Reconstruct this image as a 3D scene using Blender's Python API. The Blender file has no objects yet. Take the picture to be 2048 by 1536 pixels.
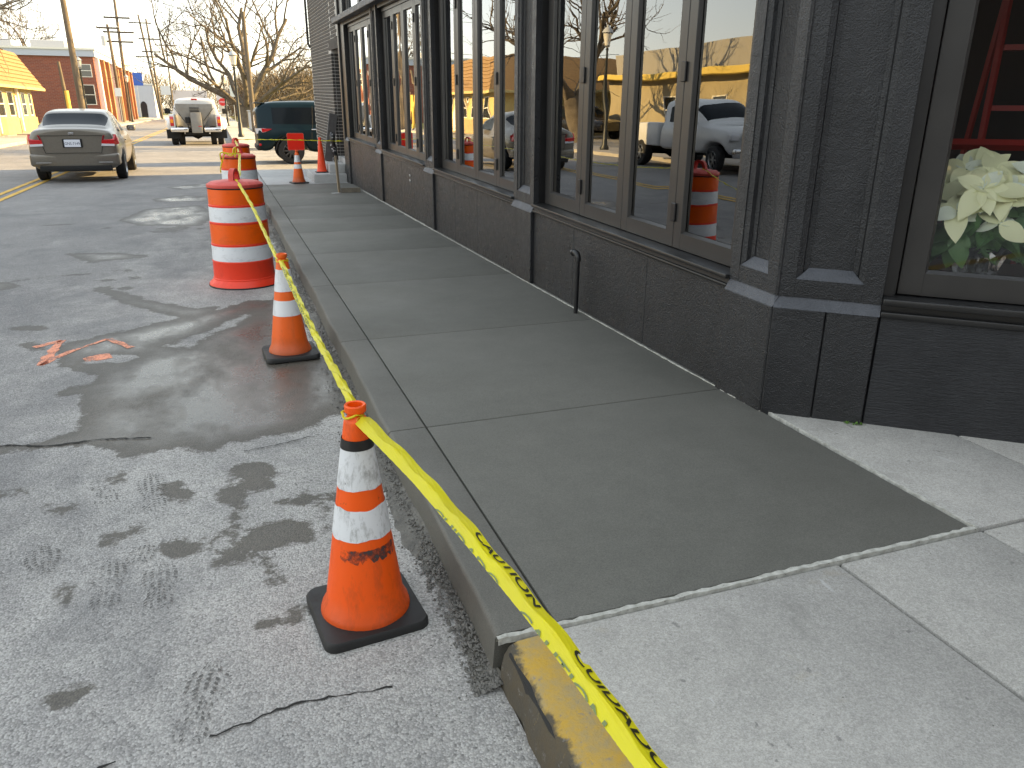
import bpy, bmesh, math, random
import numpy as np
from mathutils import Vector, Matrix
from math import radians, sin, cos, pi
random.seed(7)
rng = np.random.default_rng(7)
scene = bpy.context.scene
COL = scene.collection

# ------------------------------------------------------------------ camera
CAM_H, F_PX, PITCH, ROLL, YAW = 1.6, 1528.4, 0.343355, 0.006762, 0.351507
fwd = Vector((sin(YAW)*cos(PITCH), cos(YAW)*cos(PITCH), -sin(PITCH)))
rgt = Vector((cos(YAW), -sin(YAW), 0.0))
upv = rgt.cross(fwd)
r2 = rgt*cos(ROLL) + upv*sin(ROLL)
u2 = -rgt*sin(ROLL) + upv*cos(ROLL)
cam = bpy.data.cameras.new("camera")
cam.sensor_width = 36.0
cam.sensor_fit = 'HORIZONTAL'
cam.lens = F_PX/2048*36
cam.clip_start = 0.05
cam.clip_end = 3000
cam_o = bpy.data.objects.new("camera", cam)
m = Matrix((r2, u2, -fwd)).transposed().to_4x4()
m.translation = (0, 0, CAM_H)
cam_o.matrix_world = m
COL.objects.link(cam_o)
scene.camera = cam_o

# ------------------------------------------------------------------ light
SUN_EL = radians(19.0)
SUN_AZ = radians(2.0)           # measured from +X towards +Y
sdir = Vector((cos(SUN_EL)*cos(SUN_AZ), cos(SUN_EL)*sin(SUN_AZ), sin(SUN_EL)))
world = bpy.data.worlds.new("World")
scene.world = world
world.use_nodes = True
wn = world.node_tree
for n in list(wn.nodes):
    wn.nodes.remove(n)
sky = wn.nodes.new("ShaderNodeTexSky")
sky.sky_type = 'NISHITA'
sky.sun_disc = False
sky.sun_elevation = SUN_EL
sky.sun_rotation = math.atan2(sdir.x, sdir.y)
sky.altitude = 100
sky.air_density = 1.0
sky.dust_density = 0.1
sky.ozone_density = 2.0
bg = wn.nodes.new("ShaderNodeBackground")
bg.inputs["Strength"].default_value = 0.15
wo = wn.nodes.new("ShaderNodeOutputWorld")
gam = wn.nodes.new("ShaderNodeGamma")            # evens the sky out, as thin high haze does
gam.inputs["Gamma"].default_value = 0.38
wn.links.new(sky.outputs[0], gam.inputs[0])
wn.links.new(gam.outputs[0], bg.inputs[0])
wn.links.new(bg.outputs[0], wo.inputs[0])
sun = bpy.data.lights.new("sun", 'SUN')
sun.energy = 2.0
sun.angle = radians(0.53)
sun.color = (1.0, 0.74, 0.36)
sun_o = bpy.data.objects.new("sun", sun)
sun_o.rotation_euler = (-sdir).to_track_quat('-Z', 'Y').to_euler()
sun_o.location = (60, 10, 40)
COL.objects.link(sun_o)
vs = scene.view_settings
vs.view_transform = 'Standard'
vs.look = 'None'
vs.exposure = 3.15
vs.gamma = 1.0
vs.use_curve_mapping = False
try:
    vs.use_white_balance = True
    vs.white_balance_temperature = 7700
    vs.white_balance_tint = 12
except Exception:
    pass
cy = scene.cycles
cy.max_bounces = 7
cy.diffuse_bounces = 4
cy.glossy_bounces = 4
cy.transparent_max_bounces = 12
cy.transmission_bounces = 4
cy.caustics_reflective = False
cy.caustics_refractive = False
cy.sample_clamp_indirect = 6
cy.use_denoising = True

# ------------------------------------------------------------------ helpers
def obj(name, me, parent=None, loc=(0, 0, 0)):
    o = bpy.data.objects.new(name, me)
    COL.objects.link(o)
    o.location = loc
    if parent is not None:
        o.parent = parent
    return o

def tag(o, label=None, cat=None, group=None, kind=None):
    if label: o["label"] = label
    if cat: o["category"] = cat
    if group: o["group"] = group
    if kind: o["kind"] = kind
    return o

def thing(name, label, cat, loc=(0, 0, 0), rz=0.0, group=None):
    o = bpy.data.objects.new(name, None)
    COL.objects.link(o)
    o.empty_display_size = 0.1
    o.location = loc
    o.rotation_euler = (0, 0, rz)
    return tag(o, label, cat, group)

def copy_tree(o, parent=None):
    c = o.copy()
    COL.objects.link(c)
    c.parent = parent
    for ch in list(o.children):
        copy_tree(ch, c)
    return c

class MB:
    def __init__(s):
        s.v = []; s.f = []; s.mi = []
    def add(s, vs_, fs_, mi=0):
        b = len(s.v)
        s.v.extend([tuple(x) for x in vs_])
        for f in fs_:
            s.f.append(tuple(b+i for i in f)); s.mi.append(mi)
        return s
    def box(s, x0, x1, y0, y1, z0, z1, fn=None, mi=0):
        vs_ = [(x, y, z) for z in (z0, z1) for y in (y0, y1) for x in (x0, x1)]
        if fn: vs_ = [fn(*q) for q in vs_]
        return s.add(vs_, [(0, 2, 3, 1), (4, 5, 7, 6), (0, 1, 5, 4), (2, 6, 7, 3), (0, 4, 6, 2), (1, 3, 7, 5)], mi)
    def bbox(s, x0, x1, y0, y1, z0, z1, bev=0.01, seg=2, fn=None, mi=0):
        bm = bmesh.new()
        bmesh.ops.create_cube(bm, size=1.0)
        for q in bm.verts:
            q.co = Vector(((x0+x1)/2+q.co.x*(x1-x0), (y0+y1)/2+q.co.y*(y1-y0), (z0+z1)/2+q.co.z*(z1-z0)))
        bmesh.ops.bevel(bm, geom=list(bm.edges), offset=bev, segments=seg, profile=0.5, affect='EDGES')
        bm.verts.index_update()
        vs_ = [tuple(q.co) for q in bm.verts]
        if fn: vs_ = [fn(*q) for q in vs_]
        s.add(vs_, [tuple(q.index for q in f.verts) for f in bm.faces], mi)
        bm.free()
        return s
    def path(s, pts, rad, n=6, cap=True, mi=0):
        pts = [Vector(q) for q in pts]
        if not hasattr(rad, '__len__'): rad = [rad]*len(pts)
        t0 = (pts[1]-pts[0]).normalized()
        ref = Vector((0, 0, 1)) if abs(t0.z) < 0.9 else Vector((1, 0, 0))
        a = t0.cross(ref).normalized()
        vs_ = []
        for i, q in enumerate(pts):
            t = (pts[min(i+1, len(pts)-1)]-pts[max(i-1, 0)])
            t = t.normalized() if t.length > 1e-9 else t0
            a = (a - t*a.dot(t))
            a = a.normalized() if a.length > 1e-6 else t.orthogonal().normalized()
            b = t.cross(a)
            for k in range(n):
                an = 2*pi*k/n
                vs_.append(q+(a*cos(an)+b*sin(an))*rad[i])
        fs_ = []
        for i in range(len(pts)-1):
            for k in range(n):
                k2 = (k+1) % n
                fs_.append((i*n+k, i*n+k2, (i+1)*n+k2, (i+1)*n+k))
        if cap:
            fs_.append(tuple(range(n-1, -1, -1)))
            fs_.append(tuple((len(pts)-1)*n+k for k in range(n)))
        return s.add(vs_, fs_, mi)
    def lathe(s, prof, n=32, c=(0, 0), fn=None, mi=0, cap0=False, cap1=False):
        vs_ = []
        for r, z in prof:
            for k in range(n):
                an = 2*pi*k/n
                q = (c[0]+r*cos(an), c[1]+r*sin(an), z)
                vs_.append(fn(*q) if fn else q)
        fs_ = []
        for i in range(len(prof)-1):
            for k in range(n):
                k2 = (k+1) % n
                fs_.append((i*n+k, i*n+k2, (i+1)*n+k2, (i+1)*n+k))
        if cap0: fs_.append(tuple(range(n-1, -1, -1)))
        if cap1: fs_.append(tuple((len(prof)-1)*n+k for k in range(n)))
        return s.add(vs_, fs_, mi)
    def prism(s, poly, z0, z1, fn=None, mi=0):
        n = len(poly)
        vs_ = [(x, y, z0) for x, y in poly]+[(x, y, z1) for x, y in poly]
        if fn: vs_ = [fn(*q) for q in vs_]
        fs_ = [tuple(range(n-1, -1, -1)), tuple(range(n, 2*n))]
        fs_ += [(i, (i+1) % n, n+(i+1) % n, n+i) for i in range(n)]
        return s.add(vs_, fs_, mi)
    def mesh(s, name, mats, smooth=None, off=(0, 0, 0), fix=True):
        me = bpy.data.meshes.new(name)
        vv = [(a-off[0], b-off[1], c-off[2]) for a, b, c in s.v]
        me.from_pydata(vv, [], s.f)
        if not isinstance(mats, (list, tuple)): mats = [mats]
        for q in mats: me.materials.append(q)
        if len(mats) > 1: me.polygons.foreach_set('material_index', s.mi)
        if fix:
            bm = bmesh.new(); bm.from_mesh(me)
            bmesh.ops.recalc_face_normals(bm, faces=bm.faces)
            bm.to_mesh(me); bm.free()
        if smooth is not None:
            me.polygons.foreach_set('use_smooth', [True]*len(me.polygons))
            me.set_sharp_from_angle(angle=radians(smooth))
        me.update()
        return me
    def build(s, name, mats, parent=None, smooth=None, off=(0, 0, 0), loc=(0, 0, 0), fix=True):
        return obj(name, s.mesh(name, mats, smooth, off, fix), parent, loc)

# ------------------------------------------------------------------ materials
def new_mat(name):
    mt = bpy.data.materials.new(name)
    mt.use_nodes = True
    nt = mt.node_tree
    b = nt.nodes["Principled BSDF"]
    return mt, nt, b

def coords(nt, mode='obj', scale=(1, 1, 1)):
    if mode == 'world':
        g = nt.nodes.new("ShaderNodeNewGeometry"); src = g.outputs["Position"]
    else:
        g = nt.nodes.new("ShaderNodeTexCoord"); src = g.outputs["Object"]
    if tuple(scale) != (1, 1, 1):
        mp = nt.nodes.new("ShaderNodeMapping")
        mp.inputs["Scale"].default_value = scale
        nt.links.new(src, mp.inputs[0]); src = mp.outputs[0]
    return src

def noise(nt, src, scale, detail=4, rough=0.55, dist=0.0):
    n = nt.nodes.new("ShaderNodeTexNoise")
    n.inputs["Scale"].default_value = scale
    n.inputs["Detail"].default_value = detail
    n.inputs["Roughness"].default_value = rough
    n.inputs["Distortion"].default_value = dist
    nt.links.new(src, n.inputs["Vector"])
    return n.outputs["Fac"]

def voro(nt, src, scale, feature='F1'):
    n = nt.nodes.new("ShaderNodeTexVoronoi")
    n.feature = feature
    n.inputs["Scale"].default_value = scale
    nt.links.new(src, n.inputs["Vector"])
    return n

def math_(nt, op, a, b=None, clamp=False, c=None):
    n = nt.nodes.new("ShaderNodeMath"); n.operation = op; n.use_clamp = clamp
    for i, q in enumerate((a, b, c)):
        if q is None: continue
        if isinstance(q, (int, float)): n.inputs[i].default_value = q
        else: nt.links.new(q, n.inputs[i])
    return n.outputs[0]

def ramp(nt, fac, lo, hi, v0=0.0, v1=1.0):
    n = nt.nodes.new("ShaderNodeMapRange"); n.clamp = True
    n.inputs["From Min"].default_value = lo; n.inputs["From Max"].default_value = hi
    n.inputs["To Min"].default_value = v0; n.inputs["To Max"].default_value = v1
    nt.links.new(fac, n.inputs["Value"])
    return n.outputs[0]

def mixc(nt, fac, a, b, mode='MIX'):
    n = nt.nodes.new("ShaderNodeMix"); n.data_type = 'RGBA'; n.blend_type = mode
    if isinstance(fac, (int, float)): n.inputs[0].default_value = fac
    else: nt.links.new(fac, n.inputs[0])
    for i, q in ((6, a), (7, b)):
        if isinstance(q, (tuple, list)): n.inputs[i].default_value = (*q[:3], 1)
        else: nt.links.new(q, n.inputs[i])
    return n.outputs[2]

def bump(nt, b, h, strength=0.3, dist=0.01, prev=None):
    n = nt.nodes.new("ShaderNodeBump")
    n.inputs["Strength"].default_value = strength
    n.inputs["Distance"].default_value = dist
    nt.links.new(h, n.inputs["Height"])
    if prev is not None: nt.links.new(prev, n.inputs["Normal"])
    if b is not None: nt.links.new(n.outputs[0], b.inputs["Normal"])
    return n.outputs[0]

def pm(name, col, rough=0.6, col2=None, vscale=6.0, vlo=0.35, vhi=0.65, bst=0.0, bscale=80.0, bdist=0.004,
       metal=0.0, spec=0.5, mode='obj', stretch=(1, 1, 1), coat=0.0, rvar=0.0, detail=4, trans=0.0, emit=None):
    mt, nt, b = new_mat(name)
    b.inputs["Base Color"].default_value = (*col, 1)
    b.inputs["Roughness"].default_value = rough
    b.inputs["Metallic"].default_value = metal
    b.inputs["Specular IOR Level"].default_value = spec
    b.inputs["Coat Weight"].default_value = coat
    b.inputs["Coat Roughness"].default_value = 0.04
    if trans: b.inputs["Transmission Weight"].default_value = trans
    if emit:
        b.inputs["Emission Color"].default_value = (*emit[0], 1)
        b.inputs["Emission Strength"].default_value = emit[1]
    src = None
    if col2 is not None or bst or rvar:
        src = coords(nt, mode, stretch)
    if col2 is not None:
        f = ramp(nt, noise(nt, src, vscale, detail, 0.6), vlo, vhi)
        nt.links.new(mixc(nt, f, col, col2), b.inputs["Base Color"])
    if rvar:
        f = noise(nt, src, vscale*2.3, 3)
        nt.links.new(ramp(nt, f, 0.3, 0.7, max(0.02, rough-rvar), min(1, rough+rvar)), b.inputs["Roughness"])
    if bst:
        bump(nt, b, noise(nt, src, bscale, 3), bst, bdist)
    return mt

def car_paint(name, col, metal=0.6, rough=0.32, coat=0.5, spec=0.5):
    mt = pm(name, col, rough, metal=metal, coat=coat, spec=spec, col2=tuple(c*0.9 for c in col), vscale=30)
    return mt

def pane_mat(name, ior=1.75, tint=(0.75, 0.8, 0.8), wave=0.03, wscale=2.0, gain=1.8):
    mt = bpy.data.materials.new(name); mt.use_nodes = True
    nt = mt.node_tree
    nt.nodes.remove(nt.nodes["Principled BSDF"])
    out = nt.nodes["Material Output"]
    src = coords(nt, 'world')
    nrm = bump(nt, None, noise(nt, src, wscale, 1), wave, 0.05)
    fr = nt.nodes.new("ShaderNodeFresnel"); fr.inputs["IOR"].default_value = ior
    gl = nt.nodes.new("ShaderNodeBsdfGlossy"); gl.inputs["Roughness"].default_value = 0.0
    gl.inputs["Color"].default_value = (0.95, 0.97, 1, 1)
    nt.links.new(nrm, gl.inputs["Normal"])
    tr = nt.nodes.new("ShaderNodeBsdfTransparent"); tr.inputs["Color"].default_value = (*tint, 1)
    mx = nt.nodes.new("ShaderNodeMixShader")
    f = math_(nt, 'MULTIPLY_ADD', fr.outputs[0], gain, True, 0.01)
    nt.links.new(f, mx.inputs[0]); nt.links.new(tr.outputs[0], mx.inputs[1]); nt.links.new(gl.outputs[0], mx.inputs[2])
    nt.links.new(mx.outputs[0], out.inputs[0])
    return mt

def sheet_mat(name, col, rough=0.5, sub=0.35):
    """thin plastic film or leaf: diffuse reflection plus light passing through"""
    mt, nt, b = new_mat(name)
    out = nt.nodes["Material Output"]
    b.inputs["Base Color"].default_value = (*col, 1); b.inputs["Roughness"].default_value = rough
    tl = nt.nodes.new("ShaderNodeBsdfTranslucent"); tl.inputs["Color"].default_value = (*col, 1)
    mx = nt.nodes.new("ShaderNodeMixShader"); mx.inputs[0].default_value = sub
    nt.links.new(b.outputs[0], mx.inputs[1]); nt.links.new(tl.outputs[0], mx.inputs[2])
    nt.links.new(mx.outputs[0], out.inputs[0])
    return mt

def worn_paint(name, col, lo=0.42, hi=0.6, scale=30, rough=0.7):
    """paint on the road, worn through in patches"""
    mt, nt, b = new_mat(name)
    out = nt.nodes["Material Output"]
    b.inputs["Base Color"].default_value = (*col, 1); b.inputs["Roughness"].default_value = rough
    src = coords(nt, 'world')
    f = ramp(nt, math_(nt, 'ADD', math_(nt, 'MULTIPLY', noise(nt, src, scale, 5, 0.7), 0.6), math_(nt, 'MULTIPLY', noise(nt, src, scale*0.12, 3), 0.4)), lo, hi)
    tr = nt.nodes.new("ShaderNodeBsdfTransparent")
    mx = nt.nodes.new("ShaderNodeMixShader")
    nt.links.new(f, mx.inputs[0]); nt.links.new(tr.outputs[0], mx.inputs[1]); nt.links.new(b.outputs[0], mx.inputs[2])
    nt.links.new(mx.outputs[0], out.inputs[0])
    return mt

M = {}
# asphalt with wet stains; the attribute "wet" is a signed distance in metres to the stain outlines
def asphalt(name, wet=True, base=(0.20, 0.192, 0.187), light=(0.275, 0.263, 0.25)):
    mt, nt, b = new_mat(name)
    src = coords(nt, 'world')
    big = noise(nt, src, 0.55, 5, 0.6)
    mid = noise(nt, src, 4.0, 5, 0.65)
    streak_src = coords(nt, 'world', (1.0, 0.35, 1.0))
    st = noise(nt, streak_src, 2.2, 4, 0.6, 0.6)
    dusty = ramp(nt, math_(nt, 'ADD', math_(nt, 'MULTIPLY', big, 0.55), math_(nt, 'ADD', math_(nt, 'MULTIPLY', mid, 0.25), math_(nt, 'MULTIPLY', st, 0.25))), 0.44, 0.66)
    col = mixc(nt, dusty, base, light)
    if wet:
        ad = nt.nodes.new("ShaderNodeAttribute"); ad.attribute_name = "dust"
        dm = math_(nt, 'ADD', ad.outputs["Fac"], math_(nt, 'ADD', math_(nt, 'MULTIPLY', math_(nt, 'SUBTRACT', st, 0.5), 1.3), math_(nt, 'MULTIPLY', math_(nt, 'SUBTRACT', noise(nt, src, 5, 6, 0.72), 0.5), 1.4)))
        dcol = mixc(nt, ramp(nt, noise(nt, src, 1.4, 5, 0.65), 0.35, 0.65), (0.34, 0.328, 0.308), (0.45, 0.43, 0.40))
        col = mixc(nt, math_(nt, 'MULTIPLY', ramp(nt, dm, 0.2, 0.95), 0.92), col, dcol)
    # aggregate
    vo = voro(nt, src, 150)
    agg = ramp(nt, vo.outputs["Distance"], 0.15, 0.75)
    cell = nt.nodes.new("ShaderNodeSeparateColor"); nt.links.new(vo.outputs["Color"], cell.inputs[0])
    stone = ramp(nt, cell.outputs[0], 0.0, 1.0, 0.72, 1.32)
    stonec = nt.nodes.new("ShaderNodeCombineColor")
    for i in range(3): nt.links.new(stone, stonec.inputs[i])
    col = mixc(nt, 0.9, col, stonec.outputs[0], 'MULTIPLY')
    chipw = ramp(nt, cell.outputs[1], 0.90, 0.93)
    col = mixc(nt, math_(nt, 'MULTIPLY', chipw, 0.3), col, (0.62, 0.60, 0.57))
    chipd = ramp(nt, cell.outputs[2], 0.90, 0.93)
    col = mixc(nt, math_(nt, 'MULTIPLY', chipd, 0.45), col, (0.07, 0.068, 0.065))
    pit = ramp(nt, agg, 0.55, 1.0, 1.0, 0.7)
    pitc = nt.nodes.new("ShaderNodeCombineColor")
    for i in range(3): nt.links.new(pit, pitc.inputs[i])
    col = mixc(nt, 0.7, col, pitc.outputs[0], 'MULTIPLY')
    fine = noise(nt, src, 240, 2)
    dk = ramp(nt, noise(nt, src, 0.8, 5, 0.68, 0.5), 0.50, 0.68)
    col = mixc(nt, math_(nt, 'MULTIPLY', dk, 0.55), col, (0.12, 0.12, 0.123))
    blot = ramp(nt, noise(nt, src, 11, 4, 0.7), 0.62, 0.70)
    col = mixc(nt, math_(nt, 'MULTIPLY', blot, 0.25), col, (0.10, 0.10, 0.095))
    h = math_(nt, 'SUBTRACT', math_(nt, 'MULTIPLY', fine, 0.3), agg)
    rgh = 0.85
    bs = 0.38
    if wet:
        at = nt.nodes.new("ShaderNodeAttribute"); at.attribute_name = "wet"
        n1 = math_(nt, 'SUBTRACT', noise(nt, src, 7, 6, 0.72), 0.5)
        n2 = math_(nt, 'SUBTRACT', noise(nt, src, 45, 4, 0.7), 0.5)
        d = math_(nt, 'ADD', at.outputs["Fac"], math_(nt, 'ADD', math_(nt, 'MULTIPLY', n1, 0.24), math_(nt, 'MULTIPLY', n2, 0.07)))
        wetm = ramp(nt, d, -0.012, 0.012)
        core = math_(nt, 'MULTIPLY', ramp(nt, d, 0.03, 0.22), ramp(nt, noise(nt, coords(nt, 'world', (1, 0.6, 1)), 2.6, 4, 0.65), 0.32, 0.56))
        dark = mixc(nt, 1.0, col, (0.46, 0.42, 0.36), 'MULTIPLY')
        slur = mixc(nt, 0.6, dark, (0.062, 0.057, 0.049))
        col = mixc(nt, wetm, col, slur)
        rg = nt.nodes.new("ShaderNodeMix"); rg.data_type = 'FLOAT'
        nt.links.new(wetm, rg.inputs[0]); rg.inputs[2].default_value = 0.85
        nt.links.new(ramp(nt, core, 0.0, 1.0, 0.62, 0.26), rg.inputs[3])
        nt.links.new(rg.outputs[0], b.inputs["Roughness"])
        h = math_(nt, 'MULTIPLY', h, ramp(nt, math_(nt, 'ADD', math_(nt, 'MULTIPLY', wetm, 0.55), math_(nt, 'MULTIPLY', core, 0.4)), 0, 1, 1.0, 0.12))
    else:
        b.inputs["Roughness"].default_value = rgh
    nt.links.new(col, b.inputs["Base Color"])
    bump(nt, b, h, bs, 0.005)
    return mt

def concrete(name, a, c, speck=0.0, rough=0.8, vs1=1.3, bst=0.25, bscale=180, scratch=False, broom=None, agg=0.0):
    mt, nt, b = new_mat(name)
    src = coords(nt, 'world')
    f = ramp(nt, math_(nt, 'ADD', math_(nt, 'MULTIPLY', noise(nt, src, vs1, 5, 0.62), 0.6), math_(nt, 'MULTIPLY', noise(nt, src, vs1*7, 5, 0.7), 0.4)), 0.36, 0.64)
    col = mixc(nt, f, a, c)
    g = noise(nt, src, 230, 3, 0.75)
    gcol = nt.nodes.new("ShaderNodeCombineColor")
    gg = ramp(nt, g, 0.3, 0.7, 1-0.38, 1+0.38)
    for i in range(3): nt.links.new(gg, gcol.inputs[i])
    col = mixc(nt, 0.8, col, gcol.outputs[0], 'MULTIPLY')
    if speck:
        sp = ramp(nt, noise(nt, src, 38, 5, 0.75), 0.66, 0.72)
        col = mixc(nt, math_(nt, 'MULTIPLY', sp, speck), col, tuple(q*0.35 for q in a))
        sp2 = ramp(nt, noise(nt, src, 55, 4, 0.7), 0.68, 0.74)
        col = mixc(nt, math_(nt, 'MULTIPLY', sp2, speck*0.8), col, tuple(min(1, q*1.6) for q in c))
    if agg:
        vo = voro(nt, src, 130)
        ce = nt.nodes.new("ShaderNodeSeparateColor"); nt.links.new(vo.outputs["Color"], ce.inputs[0])
        k = ramp(nt, ce.outputs[0], 0, 1, 1-agg, 1+agg)
        kc = nt.nodes.new("ShaderNodeCombineColor")
        for i in range(3): nt.links.new(k, kc.inputs[i])
        col = mixc(nt, 1.0, col, kc.outputs[0], 'MULTIPLY')
    if scratch:
        pit = ramp(nt, noise(nt, src, 17, 4, 0.6), 0.68, 0.715)
        col = mixc(nt, math_(nt, 'MULTIPLY', pit, 0.55), col, (0.10, 0.098, 0.094))
        stn = ramp(nt, noise(nt, src, 2.3, 5, 0.7, 0.6), 0.54, 0.70)
        col = mixc(nt, math_(nt, 'MULTIPLY', stn, 0.55), col, (0.21, 0.20, 0.18))
        och = ramp(nt, noise(nt, coords(nt, 'world', (1, 1.3, 1)), 3.1, 3, 0.6), 0.66, 0.76)
        col = mixc(nt, math_(nt, 'MULTIPLY', och, 0.35), col, (0.42, 0.34, 0.20))
        s2 = coords(nt, 'world', (14, 1.6, 1))
        sc = ramp(nt, noise(nt, s2, 1.5, 2, 0.4, 1.2), 0.70, 0.72)
        sc = math_(nt, 'MULTIPLY', sc, ramp(nt, noise(nt, src, 2.0, 2), 0.55, 0.6))
        col = mixc(nt, math_(nt, 'MULTIPLY', sc, 0.5), col, (0.55, 0.55, 0.54))
    nt.links.new(col, b.inputs["Base Color"])
    rr = ramp(nt, noise(nt, src, 1.1, 3), 0.35, 0.65, rough-0.12, min(1, rough+0.06))
    nt.links.new(rr, b.inputs["Roughness"])
    h = noise(nt, src, bscale, 3, 0.7)
    if broom:
        bs_ = coords(nt, 'world', broom)
        h = math_(nt, 'ADD', math_(nt, 'MULTIPLY', h, 0.5), math_(nt, 'MULTIPLY', noise(nt, bs_, 60, 2), 0.8))
    bump(nt, b, h, bst, 0.004)
    return mt

def stucco(name, col, bscale=110, bst=0.9, rough=0.42, stretch=(1, 1, 1), bdist=0.006):
    mt, nt, b = new_mat(name)
    src = coords(nt, 'world', stretch)
    wsrc = coords(nt, 'world')
    f = ramp(nt, noise(nt, wsrc, 3, 5, 0.65), 0.35, 0.7)
    c = mixc(nt, f, col, tuple(q*1.5+0.006 for q in col))
    dust = ramp(nt, noise(nt, wsrc, 60, 3, 0.7), 0.70, 0.76)
    c = mixc(nt, math_(nt, 'MULTIPLY', dust, 0.25), c, (0.22, 0.21, 0.19))
    nt.links.new(c, b.inputs["Base Color"])
    nt.links.new(ramp(nt, noise(nt, wsrc, 14, 3), 0.3, 0.7, rough-0.1, rough+0.14), b.inputs["Roughness"])
    h = math_(nt, 'ADD', noise(nt, src, bscale, 4, 0.6), math_(nt, 'MULTIPLY', noise(nt, src, bscale*0.25, 3), 0.8))
    bump(nt, b, h, bst, bdist)
    return mt

M['road'] = asphalt("asphalt_wet")
M['road_far'] = asphalt("asphalt_far", wet=False)
M['lot'] = asphalt("lot_asphalt", wet=False, base=(0.24, 0.225, 0.20), light=(0.36, 0.34, 0.30))
M['new_conc'] = concrete("fresh_concrete", (0.103, 0.100, 0.085), (0.132, 0.127, 0.109), rough=0.72, vs1=0.9, bst=0.4, bscale=200, broom=(0.5, 6, 1))
M['new_curb'] = concrete("fresh_curb_concrete", (0.100, 0.096, 0.082), (0.128, 0.121, 0.103), rough=0.68, vs1=1.2, bst=0.4, bscale=200, broom=(6, 0.4, 1))
M['groove'] = pm("dark_joint_gap", (0.028, 0.027, 0.025), 0.9)  # near-black bed seen through the slab joints
M['old_conc'] = concrete("old_concrete", (0.31, 0.297, 0.272), (0.42, 0.402, 0.368), speck=0.75, rough=0.9, vs1=0.8, bst=0.45, bscale=120, scratch=True, agg=0.10)
M['pale_conc'] = concrete("pale_concrete", (0.36, 0.36, 0.355), (0.46, 0.455, 0.44), speck=0.25, rough=0.88)
M['far_conc'] = concrete("far_concrete", (0.34, 0.31, 0.27), (0.44, 0.41, 0.36), speck=0.2, rough=0.9)
M['mortar_strip'] = pm("cream_joint_filler", (0.52, 0.51, 0.46), 0.85, col2=(0.33, 0.32, 0.28), vscale=40, bst=0.5, bscale=150, mode='world')
M['mud'] = pm("wet_slurry", (0.062, 0.056, 0.047), 0.55, col2=(0.13, 0.12, 0.10), vscale=18, bst=0.8, bscale=120, mode='world')
M['black'] = stucco("black_textured_paint", (0.0095, 0.0098, 0.0112), bscale=140, bst=0.65, bdist=0.008, rough=0.36)
M['black_wood'] = stucco("black_painted_boards", (0.0078, 0.0079, 0.0092), bscale=40, bst=0.8, stretch=(1, 1, 9), rough=0.4)
M['black_smooth'] = pm("black_smooth_paint", (0.010, 0.0098, 0.0102), 0.36, col2=(0.016, 0.0152, 0.015), vscale=4, bst=0.10, bscale=60, mode='world')
M['frame'] = pm("bronze_frame_paint", (0.029, 0.0275, 0.0262), 0.36, col2=(0.036, 0.034, 0.0325), vscale=3, bst=0.04, bscale=90, mode='world')
M['black_iron'] = pm("black_iron", (0.01, 0.01, 0.011), 0.38, bst=0.2, bscale=60)
M['ledge'] = stucco("skylit_black_ledge", (0.045, 0.048, 0.056), bst=0.7, rough=0.5)  # paler, bluish: sky light on the ledges put into the black paint
M['pane'] = pane_mat("window_glass")
M['pane_corner'] = pane_mat("corner_window_glass", ior=1.38, tint=(0.985, 0.99, 0.985), wave=0.01, gain=0.8)
# ------------------------------------------------------------------ ground, road, pavements
HS = 0.15            # pavement height above the road
S = 0.0218           # the building stands level while the street falls away: rise of its courses per metre of street
XJ, XW, XC = 0.79, 2.46, 0.605

g = MB(); g.add([(-900, -600, -0.06), (900, -600, -0.06), (900, 1500, -0.06), (-900, 1500, -0.06)], [(0, 1, 2, 3)])
tag(g.build('ground', pm("dry_ground", (0.16, 0.14, 0.10), 0.95, col2=(0.22, 0.19, 0.13), vscale=0.3, mode='world')), kind='structure')

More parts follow.
